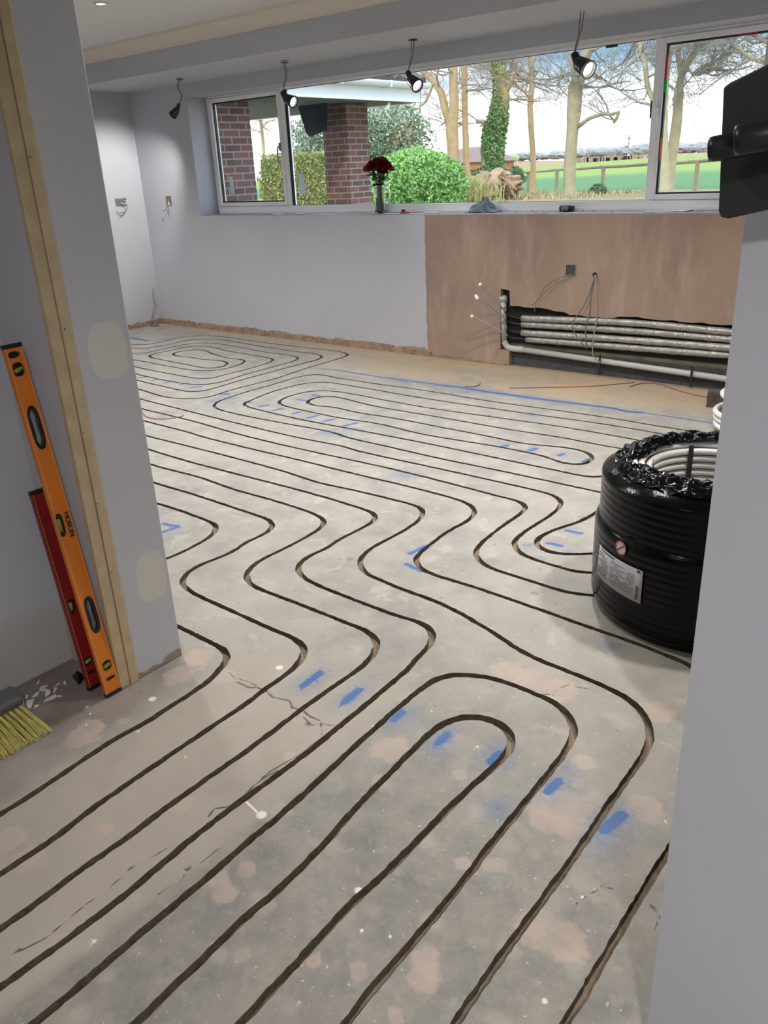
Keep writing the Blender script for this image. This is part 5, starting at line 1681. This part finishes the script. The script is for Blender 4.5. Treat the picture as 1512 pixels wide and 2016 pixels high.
for i in range(20):
    y = 6.15 + i * .17
    for k in range(9):
        z0 = 2.555 + k * .11
        x0_ = -7.02 - k * .24
        mb.tube([(x0_ + .02, y + .08, z0), (x0_ - .26, y + .08, z0 + .135)], .075, 8)
mb.build('roof_tiles', mat('dark_roof_tile', (0.11, 0.09, 0.08), .9, .4, 6), roof)
mb = MB()
cl_ = [[-8.117, 8.3, 2.271], [-8.003, 8.3, 2.309], [-7.607, 8.3, 2.314], [-7.642, 8.3, 2.048], [-7.785, 8.3, 2.015], [-7.95, 8.3, 1.978], [-7.981, 8.3, 2.027]]
V = [(p[0] + .01 * math.sin(i * 2), p[1] + .03 * math.sin(i * 3), p[2]) for i, p in enumerate(cl_)]
V[0] = (V[0][0], V[0][1], 2.345)
V[1] = (V[1][0], V[1][1], 2.345)
V[2] = (V[2][0], V[2][1], 2.345)
mb.add(V, [tuple(range(len(V)))])
tag(mb.build('membrane_flap', mat('black_membrane', (.010, .018, .024), .95, spec=0.1), solid=.006), 'black roofing membrane flap hanging from the porch soffit beside the brick pillar', 'membrane')

# ------------------------------------------------------------------ trees
m_bark = mat('sunlit_tan_bark', (0.46, 0.34, 0.18), .95, 0, 6, col2=(0.34, 0.25, 0.13), bump=.6, bump_scale=14)
m_bark2 = mat('grey_green_bark', (0.40, 0.36, 0.22), .95, 0, 5, col2=(0.30, 0.26, 0.16), bump=.6, bump_scale=12)
m_twig = mat('twig_bark', (0.26, 0.20, 0.135), .95)
m_twig2 = mat('grey_twig_bark', (0.24, 0.23, 0.19), .95)


def grow(mb, p, d, ln, r_, q, depth, up=.12):
    """one crooked branch and its side twigs"""
    n = 4 if depth else 3
    P, R = [Vector(p)], [r_]
    dd = Vector(d).normalized()
    for i in range(n):
        dd = (dd + Vector((q.gauss(0, .26), q.gauss(0, .26), q.gauss(0, .22) + up * .4))).normalized()
        P.append(P[-1] + dd * ln / n)
        R.append(r_ * (1 - .62 * (i + 1) / n))
        if depth > 0:
            for _ in range(1 + (q.random() < (.6 if depth > 2 else .22))):
                sd = (dd + Vector((q.gauss(0, .75), q.gauss(0, .75), q.gauss(.05, .6)))).normalized()
                grow(mb, P[-1], sd, ln * q.uniform(.42, .68), max(R[-1] * .62, .0045), q, depth - 1, up)
    mb.tube([tuple(a) for a in P], R, 6 if r_ > .03 else 3, caps=False)


def tree(label, limbs, seed, mats_=(m_bark, m_twig), twigs=(), ivy=None, name='bare_tree', base=None, auto=14, rlen=1.9):
    """limbs: list of [(x, y, z, radius), ...]; side branches sprout from the upper limbs"""
    q = random.Random(seed)
    b = base or limbs[0][0][:3]
    root = empty(name, tuple(b), label, 'tree', 'bare trees at the garden edge')
    for k, lim in enumerate(limbs):
        a = np.array(lim, float)
        P = smooth_path(a[:, :3], .25)
        d_ = np.linspace(0, 1, len(P))
        src = np.concatenate([[0], np.cumsum(np.linalg.norm(np.diff(a[:, :3], axis=0), axis=1))])
        R = np.interp(d_ * src[-1], src, a[:, 3])
        R = [r_ * (1 + .07 * noise.noise(Vector((i * .7, seed, k)))) for i, r_ in enumerate(R)]
        if k == 0:
            R[0] *= 1.25
        mb = MB()
        mb.tube([tuple(p) for p in P], R, 14 if max(R) > .05 else 8)
        mb.build('trunk' if k == 0 else 'limb', mats_[0], root, smooth=True)
    mb = MB()
    for (p, d, ln, r_, dep) in twigs:
        grow(mb, p, d, ln, r_, q, dep)
    for _ in range(auto):
        lim = limbs[q.randrange(len(limbs))]
        k = q.uniform(.45, 1) if lim is limbs[0] else q.uniform(.2, 1)
        a = np.array(lim)
        idx = k * (len(a) - 1)
        i0 = min(int(idx), len(a) - 2)
        p = a[i0] * (1 - idx + i0) + a[i0 + 1] * (idx - i0)
        if p[2] < 2.3:
            continue
        an = q.uniform(0, 2 * PI)
        grow(mb, p[:3], (math.cos(an), math.sin(an) * .6, q.uniform(-.25, .6)), q.uniform(.6, 1) * rlen, q.uniform(.018, .038), q, 3)
    if mb.n:
        t_ = mb.build('twigs', mats_[1], root)
        t_['kind'] = 'stuff'
    return root


def LM(*pts_):
    return [tuple(p) for p in pts_]


PT = lambda v, r_: (v[0], v[1], v[2], r_)
tree('thick tan forked tree trunk standing just right of the round green bush', [[(-15.11,22.0,0.5,0.17),(-15.11,22.0,0.8,0.17),(-15.18,22.0,1.52,0.176),(-15.19,22.0,2.12,0.182),(-15.23,22.0,2.7,0.196),(-15.14,22.0,3.1,0.142),(-15.15,22.0,3.73,0.133),(-15.16,22.0,4.17,0.132),(-15.19,22.0,4.87,0.116),(-15.21,22.0,5.62,0.086)],[(-15.23,22.0,2.7,0.136),(-15.43,22.0,3.03,0.113),(-15.59,22.0,3.58,0.105),(-15.89,22.0,3.93,0.09),(-16.26,22.0,4.2,0.075),(-16.62,22.0,4.64,0.068),(-17.01,22.0,5.34,0.06)],[(-15.89,22.0,3.83,0.039),(-16.08,21.88,3.37,0.038),(-16.32,21.76,3.18,0.035),(-16.63,21.64,3.22,0.034),(-16.77,21.52,3.32,0.031),(-17.22,21.4,3.28,0.023)]], 1, mats_=(m_bark, m_twig), auto=12)
tree('straight slender tan trunk close to the right of the forked tree', [[(-14.99,22.6,0.5,0.102),(-14.99,22.6,0.85,0.102),(-15.1,22.6,1.5,0.101),(-15.13,22.6,2.12,0.1),(-15.16,22.6,3.12,0.094),(-15.18,22.6,4.21,0.09),(-15.19,22.6,5.17,0.074),(-15.2,22.6,5.93,0.058)]], 2, mats_=(m_bark, m_twig), auto=6)
tree('slim tan tree behind the dark evergreen shrub, reaching up to the gutter end', [[(-20.59,26.0,0.5,0.134),(-20.59,26.0,1.61,0.134),(-20.59,26.0,2.65,0.132),(-20.63,26.0,3.33,0.122),(-20.68,26.0,3.76,0.112),(-20.79,26.0,4.35,0.093),(-20.84,26.0,5.17,0.073)]], 3, mats_=(m_bark, m_twig), auto=9)
tree('ivy-clad leaning tree in the middle of the view', [[(-15.01,24.0,0.5,0.211),(-15.01,24.0,1.24,0.211),(-15.05,24.0,1.91,0.225),(-15.0,24.0,2.46,0.223),(-14.77,24.0,3.12,0.235),(-14.7,24.0,3.6,0.202),(-14.8,24.0,4.02,0.186),(-14.88,24.0,4.47,0.169),(-14.94,24.0,5.12,0.137),(-15.02,24.0,5.79,0.106)],[(-14.7,24.0,3.46,0.093),(-14.47,24.0,3.75,0.062),(-14.35,24.0,3.98,0.046),(-14.32,24.0,4.11,0.031)],[(-15.15,24.0,2.64,0.08),(-15.43,24.0,2.81,0.072),(-15.66,24.0,2.85,0.048)]], 4, mats_=(m_bark, m_twig), auto=8)
tree('slender crooked tree in front of the field, left of the big tree', [[(-14.69,26.0,0.5,0.111),(-14.69,26.0,0.67,0.111),(-14.71,26.0,1.24,0.102),(-14.74,26.0,1.76,0.093),(-14.85,26.0,2.79,0.1),(-14.89,26.0,3.39,0.099),(-14.84,26.0,3.83,0.09),(-14.91,26.0,4.67,0.081),(-14.95,26.0,5.55,0.064)],[(-14.91,26.0,3.46,0.04),(-15.16,26.0,3.74,0.036),(-15.45,26.0,3.95,0.033),(-15.59,26.0,4.19,0.025)],[(-14.95,26.0,4.13,0.033),(-15.17,26.0,4.07,0.03),(-15.44,26.0,4.14,0.025)]], 5, mats_=(m_bark, m_twig), auto=11)
tree('big pale tree trunk nearest the middle of the field view', [[(-12.3,24.0,0.5,0.2),(-12.3,24.0,0.57,0.2),(-12.35,24.0,1.23,0.183),(-12.33,24.0,1.88,0.173),(-12.3,24.0,2.53,0.179),(-12.28,24.0,3.07,0.207),(-12.27,24.0,3.5,0.22),(-12.08,24.0,3.9,0.145),(-11.98,24.0,4.24,0.122),(-11.9,24.0,4.49,0.107),(-11.78,24.0,5.05,0.085),(-11.78,24.0,5.6,0.07)],[(-12.21,24.0,3.33,0.073),(-12.31,24.0,3.66,0.073),(-12.39,24.0,4.06,0.066),(-12.5,24.0,4.58,0.058)],[(-12.13,24.0,2.46,0.062),(-11.9,23.9,2.57,0.059),(-11.69,23.8,2.65,0.055),(-11.28,23.7,2.73,0.05),(-10.91,23.6,2.7,0.045),(-10.66,23.5,2.74,0.036)],[(-10.9,24.0,2.74,0.05),(-10.95,24.0,2.6,0.05),(-11.03,24.0,2.49,0.036)],[(-11.9,24.0,4.41,0.046),(-11.71,24.0,4.41,0.043),(-11.52,24.0,4.47,0.037),(-11.3,24.0,4.62,0.028)],[(-12.16,24.0,3.52,0.026),(-11.64,23.9,3.6,0.023),(-11.23,23.8,3.83,0.021),(-10.66,23.7,3.75,0.019),(-10.13,23.6,3.47,0.018)],[(-12.06,24.0,3.48,0.029),(-11.61,24.17,3.45,0.026),(-11.15,24.33,3.54,0.023),(-10.85,24.5,3.55,0.017)]], 6, mats_=(m_bark2, m_twig2), auto=20)
tree('pale tree trunk seen through the right-hand pane, forking high up', [[(-9.67,25.0,0.5,0.163),(-9.67,25.0,0.56,0.163),(-9.68,25.0,1.11,0.162),(-9.66,25.0,1.56,0.161),(-9.6,25.0,2.18,0.152),(-9.59,25.0,2.69,0.143),(-9.61,25.0,3.26,0.135),(-9.58,25.0,3.62,0.127),(-9.7,25.0,4.06,0.077),(-9.77,25.0,4.46,0.07),(-9.89,25.0,5.2,0.055)],[(-9.58,25.0,3.58,0.099),(-9.42,25.0,3.91,0.091),(-9.21,25.0,4.21,0.083),(-9.01,25.0,4.4,0.082),(-8.73,25.0,4.76,0.067),(-8.42,25.0,5.23,0.053)],[(-9.45,25.0,3.84,0.028),(-9.26,25.0,3.57,0.025),(-9.1,25.0,3.66,0.022),(-8.86,25.0,3.82,0.017)]], 7, mats_=(m_bark2, m_twig2), auto=26)
tree('thin distant tree trunk glimpsed through the left pane above the hedge', [[(-35.15,33.0,0.5,0.096),(-35.15,33.0,1.95,0.096),(-35.1,33.0,2.82,0.087),(-35.1,33.0,3.64,0.087),(-35.14,33.0,4.42,0.081),(-35.13,33.0,5.27,0.08),(-35.16,33.0,6.1,0.066)]], 8, mats_=(m_bark, m_twig), auto=16)
tree('tree whose hanging branches cross the middle pane from above the right mullion', [[(-9.0,23.0,0.5,0.2),(-9.3,23.0,3.0,0.18),(-9.0,23.0,7.2,0.15)],[(-10.01,23.0,5.03,0.078),(-10.03,23.0,4.58,0.072),(-9.94,23.0,4.22,0.073),(-9.78,23.0,3.71,0.066),(-9.7,23.0,3.29,0.067),(-9.5,23.0,2.89,0.06),(-9.39,23.0,2.58,0.04)],[(-9.95,23.0,4.28,0.026),(-10.06,23.0,4.01,0.027),(-10.08,23.0,3.83,0.02),(-9.96,23.0,3.7,0.016)]], 9, mats_=(m_bark2, m_twig2), auto=14)
tree('tree leaning in from the far right above the black bracket', [[(-6.2,24.0,0.5,0.16),(-6.5,24.0,3.4,0.15),(-6.9,24.0,5.4,0.12)],[(-6.79,24.0,3.44,0.057),(-7.1,24.0,3.59,0.045),(-7.4,24.0,3.72,0.045),(-7.74,24.0,3.93,0.041),(-8.11,24.0,4.26,0.032)],[(-6.97,24.0,3.96,0.038),(-7.36,24.0,4.17,0.032),(-7.77,24.0,4.49,0.025)]], 10, mats_=(m_bark2, m_twig2), auto=26)
# ------------------------------------------------------------------ foliage


def leaves(mb, pts_, size, q, up=.3):
    for p in pts_:
        a = Vector((q.gauss(0, 1), q.gauss(0, 1), q.gauss(up, 1))).normalized()
        b = a.orthogonal().normalized()
        b.rotate(Matrix.Rotation(q.uniform(0, 6.28), 3, a))
        c_ = a.cross(b)
        s_ = size * q.uniform(.6, 1.3)
        p = Vector(p)
        mb.add([p - b * s_, p + c_ * s_ * .45, p + b * s_, p - c_ * s_ * .45], [(0, 1, 2, 3)])


def shell_points(c_, rad, n, q, seed, rough=.25, box=False, fill=.25):
    out = []
    for _ in range(n):
        d = Vector((q.gauss(0, 1), q.gauss(0, 1), q.gauss(0, 1))).normalized()
        if box:
            m_ = max(abs(d.x), abs(d.y), abs(d.z))
            d = d / m_ * .92
        k = 1 + rough * noise.noise(d * 2.3 + Vector((seed, 0, 0))) + rough * .5 * noise.noise(d * 6 + Vector((seed, 0, 0)))
        k *= 1 - fill * q.random() ** 2
        out.append((c_[0] + d.x * rad[0] * k, c_[1] + d.y * rad[1] * k, c_[2] + d.z * rad[2] * k))
    return out


def bush(name, label, cat, c_, rad, col, col2, n, size, seed, box=False, rough=.25, fill=.25, core=True):
    q = random.Random(seed)
    t_ = empty(name, (c_[0], c_[1], ZG), label, cat)
    mm = mat(name + '_leaf_%d' % seed, col, .75, 0, 2.5, col2=col2)
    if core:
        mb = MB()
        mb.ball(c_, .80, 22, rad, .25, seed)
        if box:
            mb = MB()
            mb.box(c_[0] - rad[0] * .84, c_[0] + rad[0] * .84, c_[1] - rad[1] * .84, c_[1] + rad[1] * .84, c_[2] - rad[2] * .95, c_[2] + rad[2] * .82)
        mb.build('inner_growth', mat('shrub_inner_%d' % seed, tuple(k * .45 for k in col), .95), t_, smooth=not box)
    mb = MB()
    leaves(mb, shell_points(c_, rad, n, q, seed, rough, box, fill), size, q)
    o = mb.build('foliage', mm, t_)
    o['kind'] = 'stuff'
    mb = MB()
    for k in range(5):
        a = 2 * PI * k / 5
        mb.tube([(c_[0] + .1 * math.cos(a), c_[1] + .1 * math.sin(a), ZG - .1), (c_[0] + rad[0] * .3 * math.cos(a), c_[1] + rad[1] * .3 * math.sin(a), c_[2])], [.04, .02], 6)
    mb.build('stem', m_twig, t_)
    return t_


HC = [[-16.1, 16.6, 1.27], [1.3, 0.7, 0.82]]
bush('clipped_hedge', 'tall square-cut yellow-green conifer hedge seen left of the brick pillar', 'hedge', HC[0], HC[1], (0.18, 0.24, 0.05), (0.30, 0.30, 0.10), 15000, .045, 1, box=True, rough=.08, fill=.12)
HB = [[-11.82, 15.5, 1.12], [1.12, 1.4, 0.82]]
bush('round_bush', 'rounded bright green clipped bush right of the brick pillar', 'bush', HB[0], HB[1], (0.14, 0.32, 0.07), (0.28, 0.46, 0.14), 11000, .05, 2, rough=.10, fill=.12)
HS = [([-15.06, 19.0, 2.46], [1.09, 0.88, 0.72], 'loose dark evergreen shrub behind the round bright bush'), ([-16.46, 19.5, 2.17], [0.63, 0.5, 0.95], 'dark evergreen shrub growing close behind the brick pillar on its right'), ([-19.01, 20.0, 2.36], [0.96, 0.77, 0.85], 'dark evergreen shrub showing above the hedge at the black flap'), ([-18.53, 20.5, 1.68], [0.52, 0.42, 1.37], 'dark evergreen shrub mostly hidden by the brick pillar')]
for k, (c_, r_, lb) in enumerate(HS):
    bush('evergreen_shrub', lb, 'shrub', c_, r_, (0.12, 0.20, 0.10), (0.30, 0.36, 0.24), 5200, .055, 10 + k, rough=.5, fill=.7, core=False)
# ivy on the leaning tree and low ivy clumps
IV = [(-15.01, 24.0, 0.5, 0.244), (-15.01, 24.0, 1.24, 0.244), (-15.05, 24.0, 1.91, 0.273), (-15.0, 24.0, 2.46, 0.303), (-14.81, 24.0, 3.12, 0.22), (-14.78, 24.0, 3.61, 0.171), (-14.82, 24.0, 4.02, 0.155), (-14.88, 24.0, 4.47, 0.154), (-14.94, 24.0, 5.12, 0.122)]
q = random.Random(5)
ivp = []
a = np.array(IV)
for _ in range(11000):
    k = q.random() ** 1.0 * (len(a) - 1)
    i0 = min(int(k), len(a) - 2)
    p = a[i0] * (1 - k + i0) + a[i0 + 1] * (k - i0)
    an = q.uniform(0, 2 * PI)
    r_ = p[3] * q.uniform(.8, 1.35)
    if k > len(a) - 3.0 and math.cos(an) > .3 and q.random() < .5:
        continue
    ivp.append((p[0] + r_ * math.cos(an), p[1] + r_ * math.sin(an), p[2] + q.gauss(0, .08)))
for _ in range(1200):
    p = Vector(a[1][:3]).lerp(Vector(a[0][:3]), q.random())
    an = q.uniform(0, 2 * PI)
    ivp.append((p[0] + .55 * math.cos(an) * q.random(), p[1] + .4 * math.sin(an), p[2] + q.gauss(.05, .12)))
mb = MB()
leaves(mb, ivp, .07, q, up=.6)
o = tag(mb.build('climbing_ivy', mat('ivy_leaf', (0.12, 0.27, 0.08), .7, 0, 3, col2=(0.24, 0.38, 0.14))), 'dark green ivy covering the leaning trunk in the middle of the view', 'ivy', kind='stuff')
for k, (c_, r_, lb) in enumerate([([-15.23, 23.4, 1.26], [0.45, 0.36, 0.17], 'low dark ivy clump at the left of the stump'), ([-13.75, 23.2, 1.18], [0.29, 0.24, 0.27], 'dark ivy clump at the right of the stump'), ([-12.26, 25.8, 0.66], [0.25, 0.2, 0.16], 'small dark shrub at the foot of the middle fence post')]):
    bush('ivy_clump', lb, 'shrub', c_, r_, (0.07, 0.16, 0.06), (0.14, 0.24, 0.10), 1500, .05, 40 + k, rough=.4)
# dry grass
gc, gw = ([-11.9, 17.5, 0.55], 0.41)
q = random.Random(6)
mb = MB()
for _ in range(2600):
    x, y = gc[0] + q.gauss(0, gw * .5), gc[1] + q.gauss(0, .45)
    h = q.uniform(.35, .95)
    lean = Vector((q.gauss(0, .25), q.gauss(0, .25), 1)).normalized()
    w = Vector((q.uniform(-1, 1), q.uniform(-1, 1), 0)).normalized() * .012
    p0 = Vector((x, y, ZG))
    p1 = p0 + lean * h * .6
    p2 = p1 + (lean + Vector((lean.x, lean.y, -.5))).normalized() * h * .4
    mb.add([p0 - w, p0 + w, p1 + w * .7, p1 - w * .7, p2], [(0, 1, 2, 3), (3, 2, 4)])
tag(mb.build('dry_grass', mat('straw_grass', (0.42, 0.36, 0.14), .9, 0, 3, col2=(0.26, 0.30, 0.10))), 'clump of straw-coloured tall grass between the round bush and the stump', 'grass', kind='stuff')
mb = MB()
for _ in range(2200):
    x, y = q.uniform(-27, -11), q.uniform(22, 27)
    h = q.uniform(.05, .22)
    w = Vector((q.uniform(-1, 1), q.uniform(-1, 1), 0)).normalized() * .03
    p0 = Vector((x, y, ZG - .02))
    p2 = p0 + Vector((q.gauss(0, .1), q.gauss(0, .1), h))
    mb.add([p0 - w, p0 + w, p2], [(0, 1, 2)])
tag(mb.build('ground_litter', mat('pale_litter', (0.50, 0.38, 0.22), .9, 0, 3, col2=(0.30, 0.30, 0.12))), 'pale leaf litter and grass tufts along the garden edge in front of the field', 'leaf litter', kind='stuff')
for k, (c_, lb) in enumerate([([-14.44, 18.6, 2.42], 'patch of copper-coloured leaves in the dark shrub above the round bush'), ([-17.53, 19.0, 1.43], 'patch of copper-coloured leaves low beside the brick pillar')]):
    mb = MB()
    leaves(mb, [(c_[0] + q.gauss(0, .22), c_[1] + q.gauss(0, .3), c_[2] + q.gauss(0, .18)) for _ in range(60)], .05, q)
    tag(mb.build('copper_leaves', mat('copper_leaf', (0.62, 0.26, 0.12), .8)), lb, 'leaves', kind='stuff')

# ------------------------------------------------------------------ stump, fence, cover, house
sc_, sr_ = ([-14.32, 23.0, 1.0], [0.85, 0.8, 0.39])
st_ = empty('tree_stump', (sc_[0], sc_[1], ZG), 'low weathered beige uprooted stump with broken roots at the foot of the ivy tree', 'tree stump')
mb = MB()
mb.ball(sc_, 1.0, 44, sr_, .34, 3, freq=3.6)
mb.build('root_plate', mat('weathered_stump', (0.46, 0.34, 0.21), .95, 0, 2.2, col2=(0.26, 0.18, 0.11), bump=1.0, bump_scale=6), st_, smooth=True)
q = random.Random(15)
for k in range(9):
    mb = MB()
    a = q.uniform(-1.3, 1.3)
    p0 = Vector((sc_[0] + sr_[0] * .6 * math.sin(a), sc_[1] - sr_[1] * .5, sc_[2] + q.uniform(-.1, .2)))
    mb.tube([p0, p0 + Vector((math.sin(a) * .4, -.3, q.uniform(-.1, .25))), p0 + Vector((math.sin(a) * .8, -.45, q.uniform(-.4, .1)))], [.09, .06, .02], 7)
    mb.build('root', mat('root_bark', (.40, .25, .16), .95, .4, 5), st_, smooth=True)

m_fence = mat('weathered_fence_timber', (0.34, 0.30, 0.18), .95, .3, 6)
FP = [(-9.49, 26.7, 1.4, 'fence post seen through the right-hand pane'), (-11.08, 27.0, 1.39, 'fence post hidden mostly behind the window mullion'), (-12.86, 27.4, 1.36, 'fence post right of the big pale tree trunk'), (-15.42, 29.0, 1.31, 'dark fence post left of the big pale tree trunk'), (-17.19, 30.0, 1.27, 'fence post near the slender crooked tree')]
for k, (x, y, zt, lb) in enumerate(FP[:]):
    mb = MB()
    mb.box(x - .055, x + .055, y - .05, y + .05, ZG - .4, zt)
    tag(mb.build('fence_post', m_fence, bevel=.01), lb, 'fence post')
FR = [([-7.58, 26.4, 1.47], [-9.49, 26.7, 1.37], 'fence rail furthest right, behind the black bracket'), ([-9.49, 26.7, 1.37], [-11.08, 27.0, 1.35], 'fence rail in the right-hand pane'), ([-11.08, 27.0, 1.35], [-12.86, 27.4, 1.32], 'fence rail between the mullion and the middle fence post'), ([-12.86, 27.4, 1.32], [-15.42, 29.0, 1.28], 'fence rail passing behind the big pale tree trunk'), ([-15.42, 29.0, 1.28], [-17.31, 30.0, 1.23], 'fence rail furthest left, behind the slender crooked tree')]
for (a, b, lb) in FR:
    mb = MB()
    a, b = Vector(a), Vector(b)
    mb.tube([a, (a + b) / 2 + Vector((0, 0, -.01)), b], .05, 8)
    tag(mb.build('fence_rail', m_fence, smooth=True), lb, 'fence rail')

cc_ = [-13.88, 19.5, 0.55]
mb = MB()
mb.ball((cc_[0], cc_[1], ZG + .40), .42, 16, (1, .8, 1.0), .15, 3)
mb.ball((cc_[0] + .62, cc_[1], ZG + .36), .36, 16, (.8, .8, 1.05), .15, 5)
tag(mb.build('dark_cover', mat('dark_brown_cover', (.09, .065, .06), .6), smooth=True), 'dark humped cover on the ground between the round bush and the forked tree', 'cover')

hx, hy, hz0, hz1, hz2, hw_ = [-61.93, 90.0, 0.73, 1.94, 3.71, 3.64]
hs = empty('house', (hx, hy, hz0), 'distant orange-brick house with a brown hipped roof behind the forked tree', 'house')
mb = MB()
mb.box(hx - hw_, hx + hw_, hy, hy + 8, hz0 - 1, hz1)
mb.build('wall', mat('orange_brick', (.50, .20, .10), .9, .3, 3), hs)
mb = MB()
mb.add([(hx - hw_ - .5, hy - .5, hz1), (hx + hw_ + .5, hy - .5, hz1), (hx + hw_ + .5, hy + 8.5, hz1), (hx - hw_ - .5, hy + 8.5, hz1), (hx - hw_ * .35, hy + 4, hz2), (hx + hw_ * .45, hy + 4, hz2)],
       [(0, 1, 5, 4), (1, 2, 5), (2, 3, 4, 5), (3, 0, 4), (3, 2, 1, 0)])
mb.build('roof', mat('brown_tile_roof', (.22, .14, .12), .9, .3, 2), hs)
mb = MB()
gx = hx - hw_ * .30
mb.add([(gx - 1.6, hy - .6, hz1 - 1.6), (gx + 1.6, hy - .6, hz1 - 1.6), (gx + 1.6, hy - .6, hz1 - .2), (gx, hy - .6, hz1 + 1.5), (gx - 1.6, hy - .6, hz1 - .2)], [(0, 1, 2, 3, 4)])
mb.build('gable', mat('cream_render', (.60, .52, .38), .9), hs, solid=.3)
mb = MB()
mb.box(gx - .5, gx + .5, hy - .66, hy - .58, hz1 - 1.2, hz1 - .3)
mb.build('window', mat('dark_far_window', (.05, .05, .06), .2), hs)

# far trees on the skyline
q = random.Random(77)
FT = [(-113.3, 190.0, 2.0, 1.8, 0.8, 'round green distant tree standing out on the skyline left of the slender tree', 1), (-218.6, 354.7982066619232, 2.8, 4.2, 1.8, 'hazy grey-green distant tree in the long tree line beyond the field', 0), (-205.3, 342.62115436959255, 2.7, 4.1, 1.5, 'hazy grey-green distant tree in the long tree line beyond the field', 0), (-204.1, 350.3741605731203, 2.7, 4.5, 1.9, 'hazy grey-green distant tree in the long tree line beyond the field', 0), (-203.1, 358.8105403008979, 2.7, 4.8, 1.8, 'hazy grey-green distant tree in the long tree line beyond the field', 0), (-201.1, 365.5627256217665, 2.7, 4.1, 1.4, 'hazy grey-green distant tree in the long tree line beyond the field', 0), (-200.2, 374.72181228573186, 2.7, 4.4, 1.9, 'hazy grey-green distant tree in the long tree line beyond the field', 0), (-190.4, 366.8564590147837, 2.7, 4.4, 1.7, 'hazy grey-green distant tree in the long tree line beyond the field', 0), (-183.2, 363.6439833172527, 2.6, 4.4, 2.1, 'hazy grey-green distant tree in the long tree line beyond the field', 0), (-183.1, 374.62108947915783, 2.6, 3.4, 2.2, 'hazy grey-green distant tree in the long tree line beyond the field', 0), (-177.9, 375.15251201021925, 2.6, 4.4, 2.2, 'hazy grey-green distant tree in the long tree line beyond the field', 0), (-163.6, 355.79853616002976, 2.5, 4.4, 2.1, 'hazy grey-green distant tree in the long tree line beyond the field', 0), (-168.2, 377.42346886818086, 2.6, 4.0, 2.2, 'hazy grey-green distant tree in the long tree line beyond the field', 0), (-149.1, 345.43875440802674, 2.5, 3.2, 2.0, 'hazy grey-green distant tree in the long tree line beyond the field', 0), (-149.4, 357.4464746650972, 2.5, 4.5, 2.4, 'hazy grey-green distant tree in the long tree line beyond the field', 0), (-145.8, 360.28971935316235, 2.5, 3.6, 2.2, 'hazy grey-green distant tree in the long tree line beyond the field', 0), (-142.2, 363.4029642962145, 2.5, 3.7, 2.3, 'hazy grey-green distant tree in the long tree line beyond the field', 0), (-139.0, 367.2792854653987, 2.5, 4.4, 2.2, 'hazy grey-green distant tree in the long tree line beyond the field', 0), (-138.8, 379.63958579475263, 2.5, 4.5, 2.0, 'hazy grey-green distant tree in the long tree line beyond the field', 0), (-132.2, 374.4255013246507, 2.4, 3.5, 2.2, 'hazy grey-green distant tree in the long tree line beyond the field', 0), (-123.6, 362.76430013897294, 2.4, 4.3, 1.9, 'hazy grey-green distant tree in the long tree line beyond the field', 0), (-122.6, 373.26431721093417, 2.4, 3.5, 2.1, 'hazy grey-green distant tree in the long tree line beyond the field', 0), (-108.4, 342.5384230858092, 2.3, 3.3, 2.0, 'hazy grey-green distant tree in the long tree line beyond the field', 0), (-104.6, 343.5407237243891, 2.3, 4.2, 1.8, 'hazy grey-green distant tree in the long tree line beyond the field', 0), (-101.4, 346.0306149781124, 2.3, 3.5, 1.9, 'hazy grey-green distant tree in the long tree line beyond the field', 0), (-111.0, 150.0, 2.1, 1.3, 1.3, 'hazy grey-green distant tree in the long tree line beyond the field', 0), (-109.0, 150.0, 2.0, 1.3, 1.3, 'hazy grey-green distant tree in the long tree line beyond the field', 0), (-97.0, 150.0, 1.6, 1.2, 1.2, 'hazy grey-green distant tree in the long tree line beyond the field', 0), (-95.2, 150.0, 1.5, 1.2, 1.2, 'hazy grey-green distant tree in the long tree line beyond the field', 0)]
for k, (x, y, z, rx, rz, lb, kind_) in enumerate(FT):
    t_ = empty('distant_tree', (x, y, z), lb, 'tree', 'distant trees on the skyline')
    mb = MB()
    mb.ball((x, y, z + rz * .9), 1.0, 16, (rx, rx * .6, rz), .35, k, freq=2.2)
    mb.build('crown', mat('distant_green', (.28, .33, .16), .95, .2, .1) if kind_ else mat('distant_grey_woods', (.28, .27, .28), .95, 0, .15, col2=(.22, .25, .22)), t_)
bt = ([-65.88, 150.0, 1.85], 4.3)
root = empty('distant_bare_tree', tuple(bt[0]), 'small bare tree standing alone far out on the field edge', 'tree')
mb = MB()
H_ = bt[1]
mb.tube([tuple(bt[0]), (bt[0][0], bt[0][1], bt[0][2] + H_ * .45), (bt[0][0] + .3, bt[0][1], bt[0][2] + H_ * .9)], [H_ * .022, H_ * .016, H_ * .006], 6)
mb.build('trunk', m_twig2, root)
mb = MB()
for k in range(15):
    z = bt[0][2] + H_ * q.uniform(.25, .75)
    an = q.uniform(0, 2 * PI)
    grow(mb, (bt[0][0], bt[0][1], z), (math.cos(an), math.sin(an), .8), H_ * .45, H_ * .008, q, 2, .3)
tw = mb.build('twigs', m_twig2, root)
tw['kind'] = 'stuff'
# pale posts standing in the brown field
for k, (x, y, z, h) in enumerate([(-93.3, 198.0, 1.1, 1.7), (-87.4, 198.0, 0.9, 1.7)]):
    mb = MB()
    q2 = random.Random(k)
    for i in range(14):
        xx = x + (i - 7) * 1.3 + q2.uniform(-.3, .3)
        mb.box(xx - .5, xx + .5, y - .4, y + .4, z, z + h * q2.uniform(.55, .72))
    tag(mb.build('reed_stand', mat('pale_reeds', (.30, .21, .15), .95, .2, .5)), ('left' if k == 0 else 'right') + ' one of two stands of pale brown reeds at the far edge of the field', 'reeds', kind='stuff')
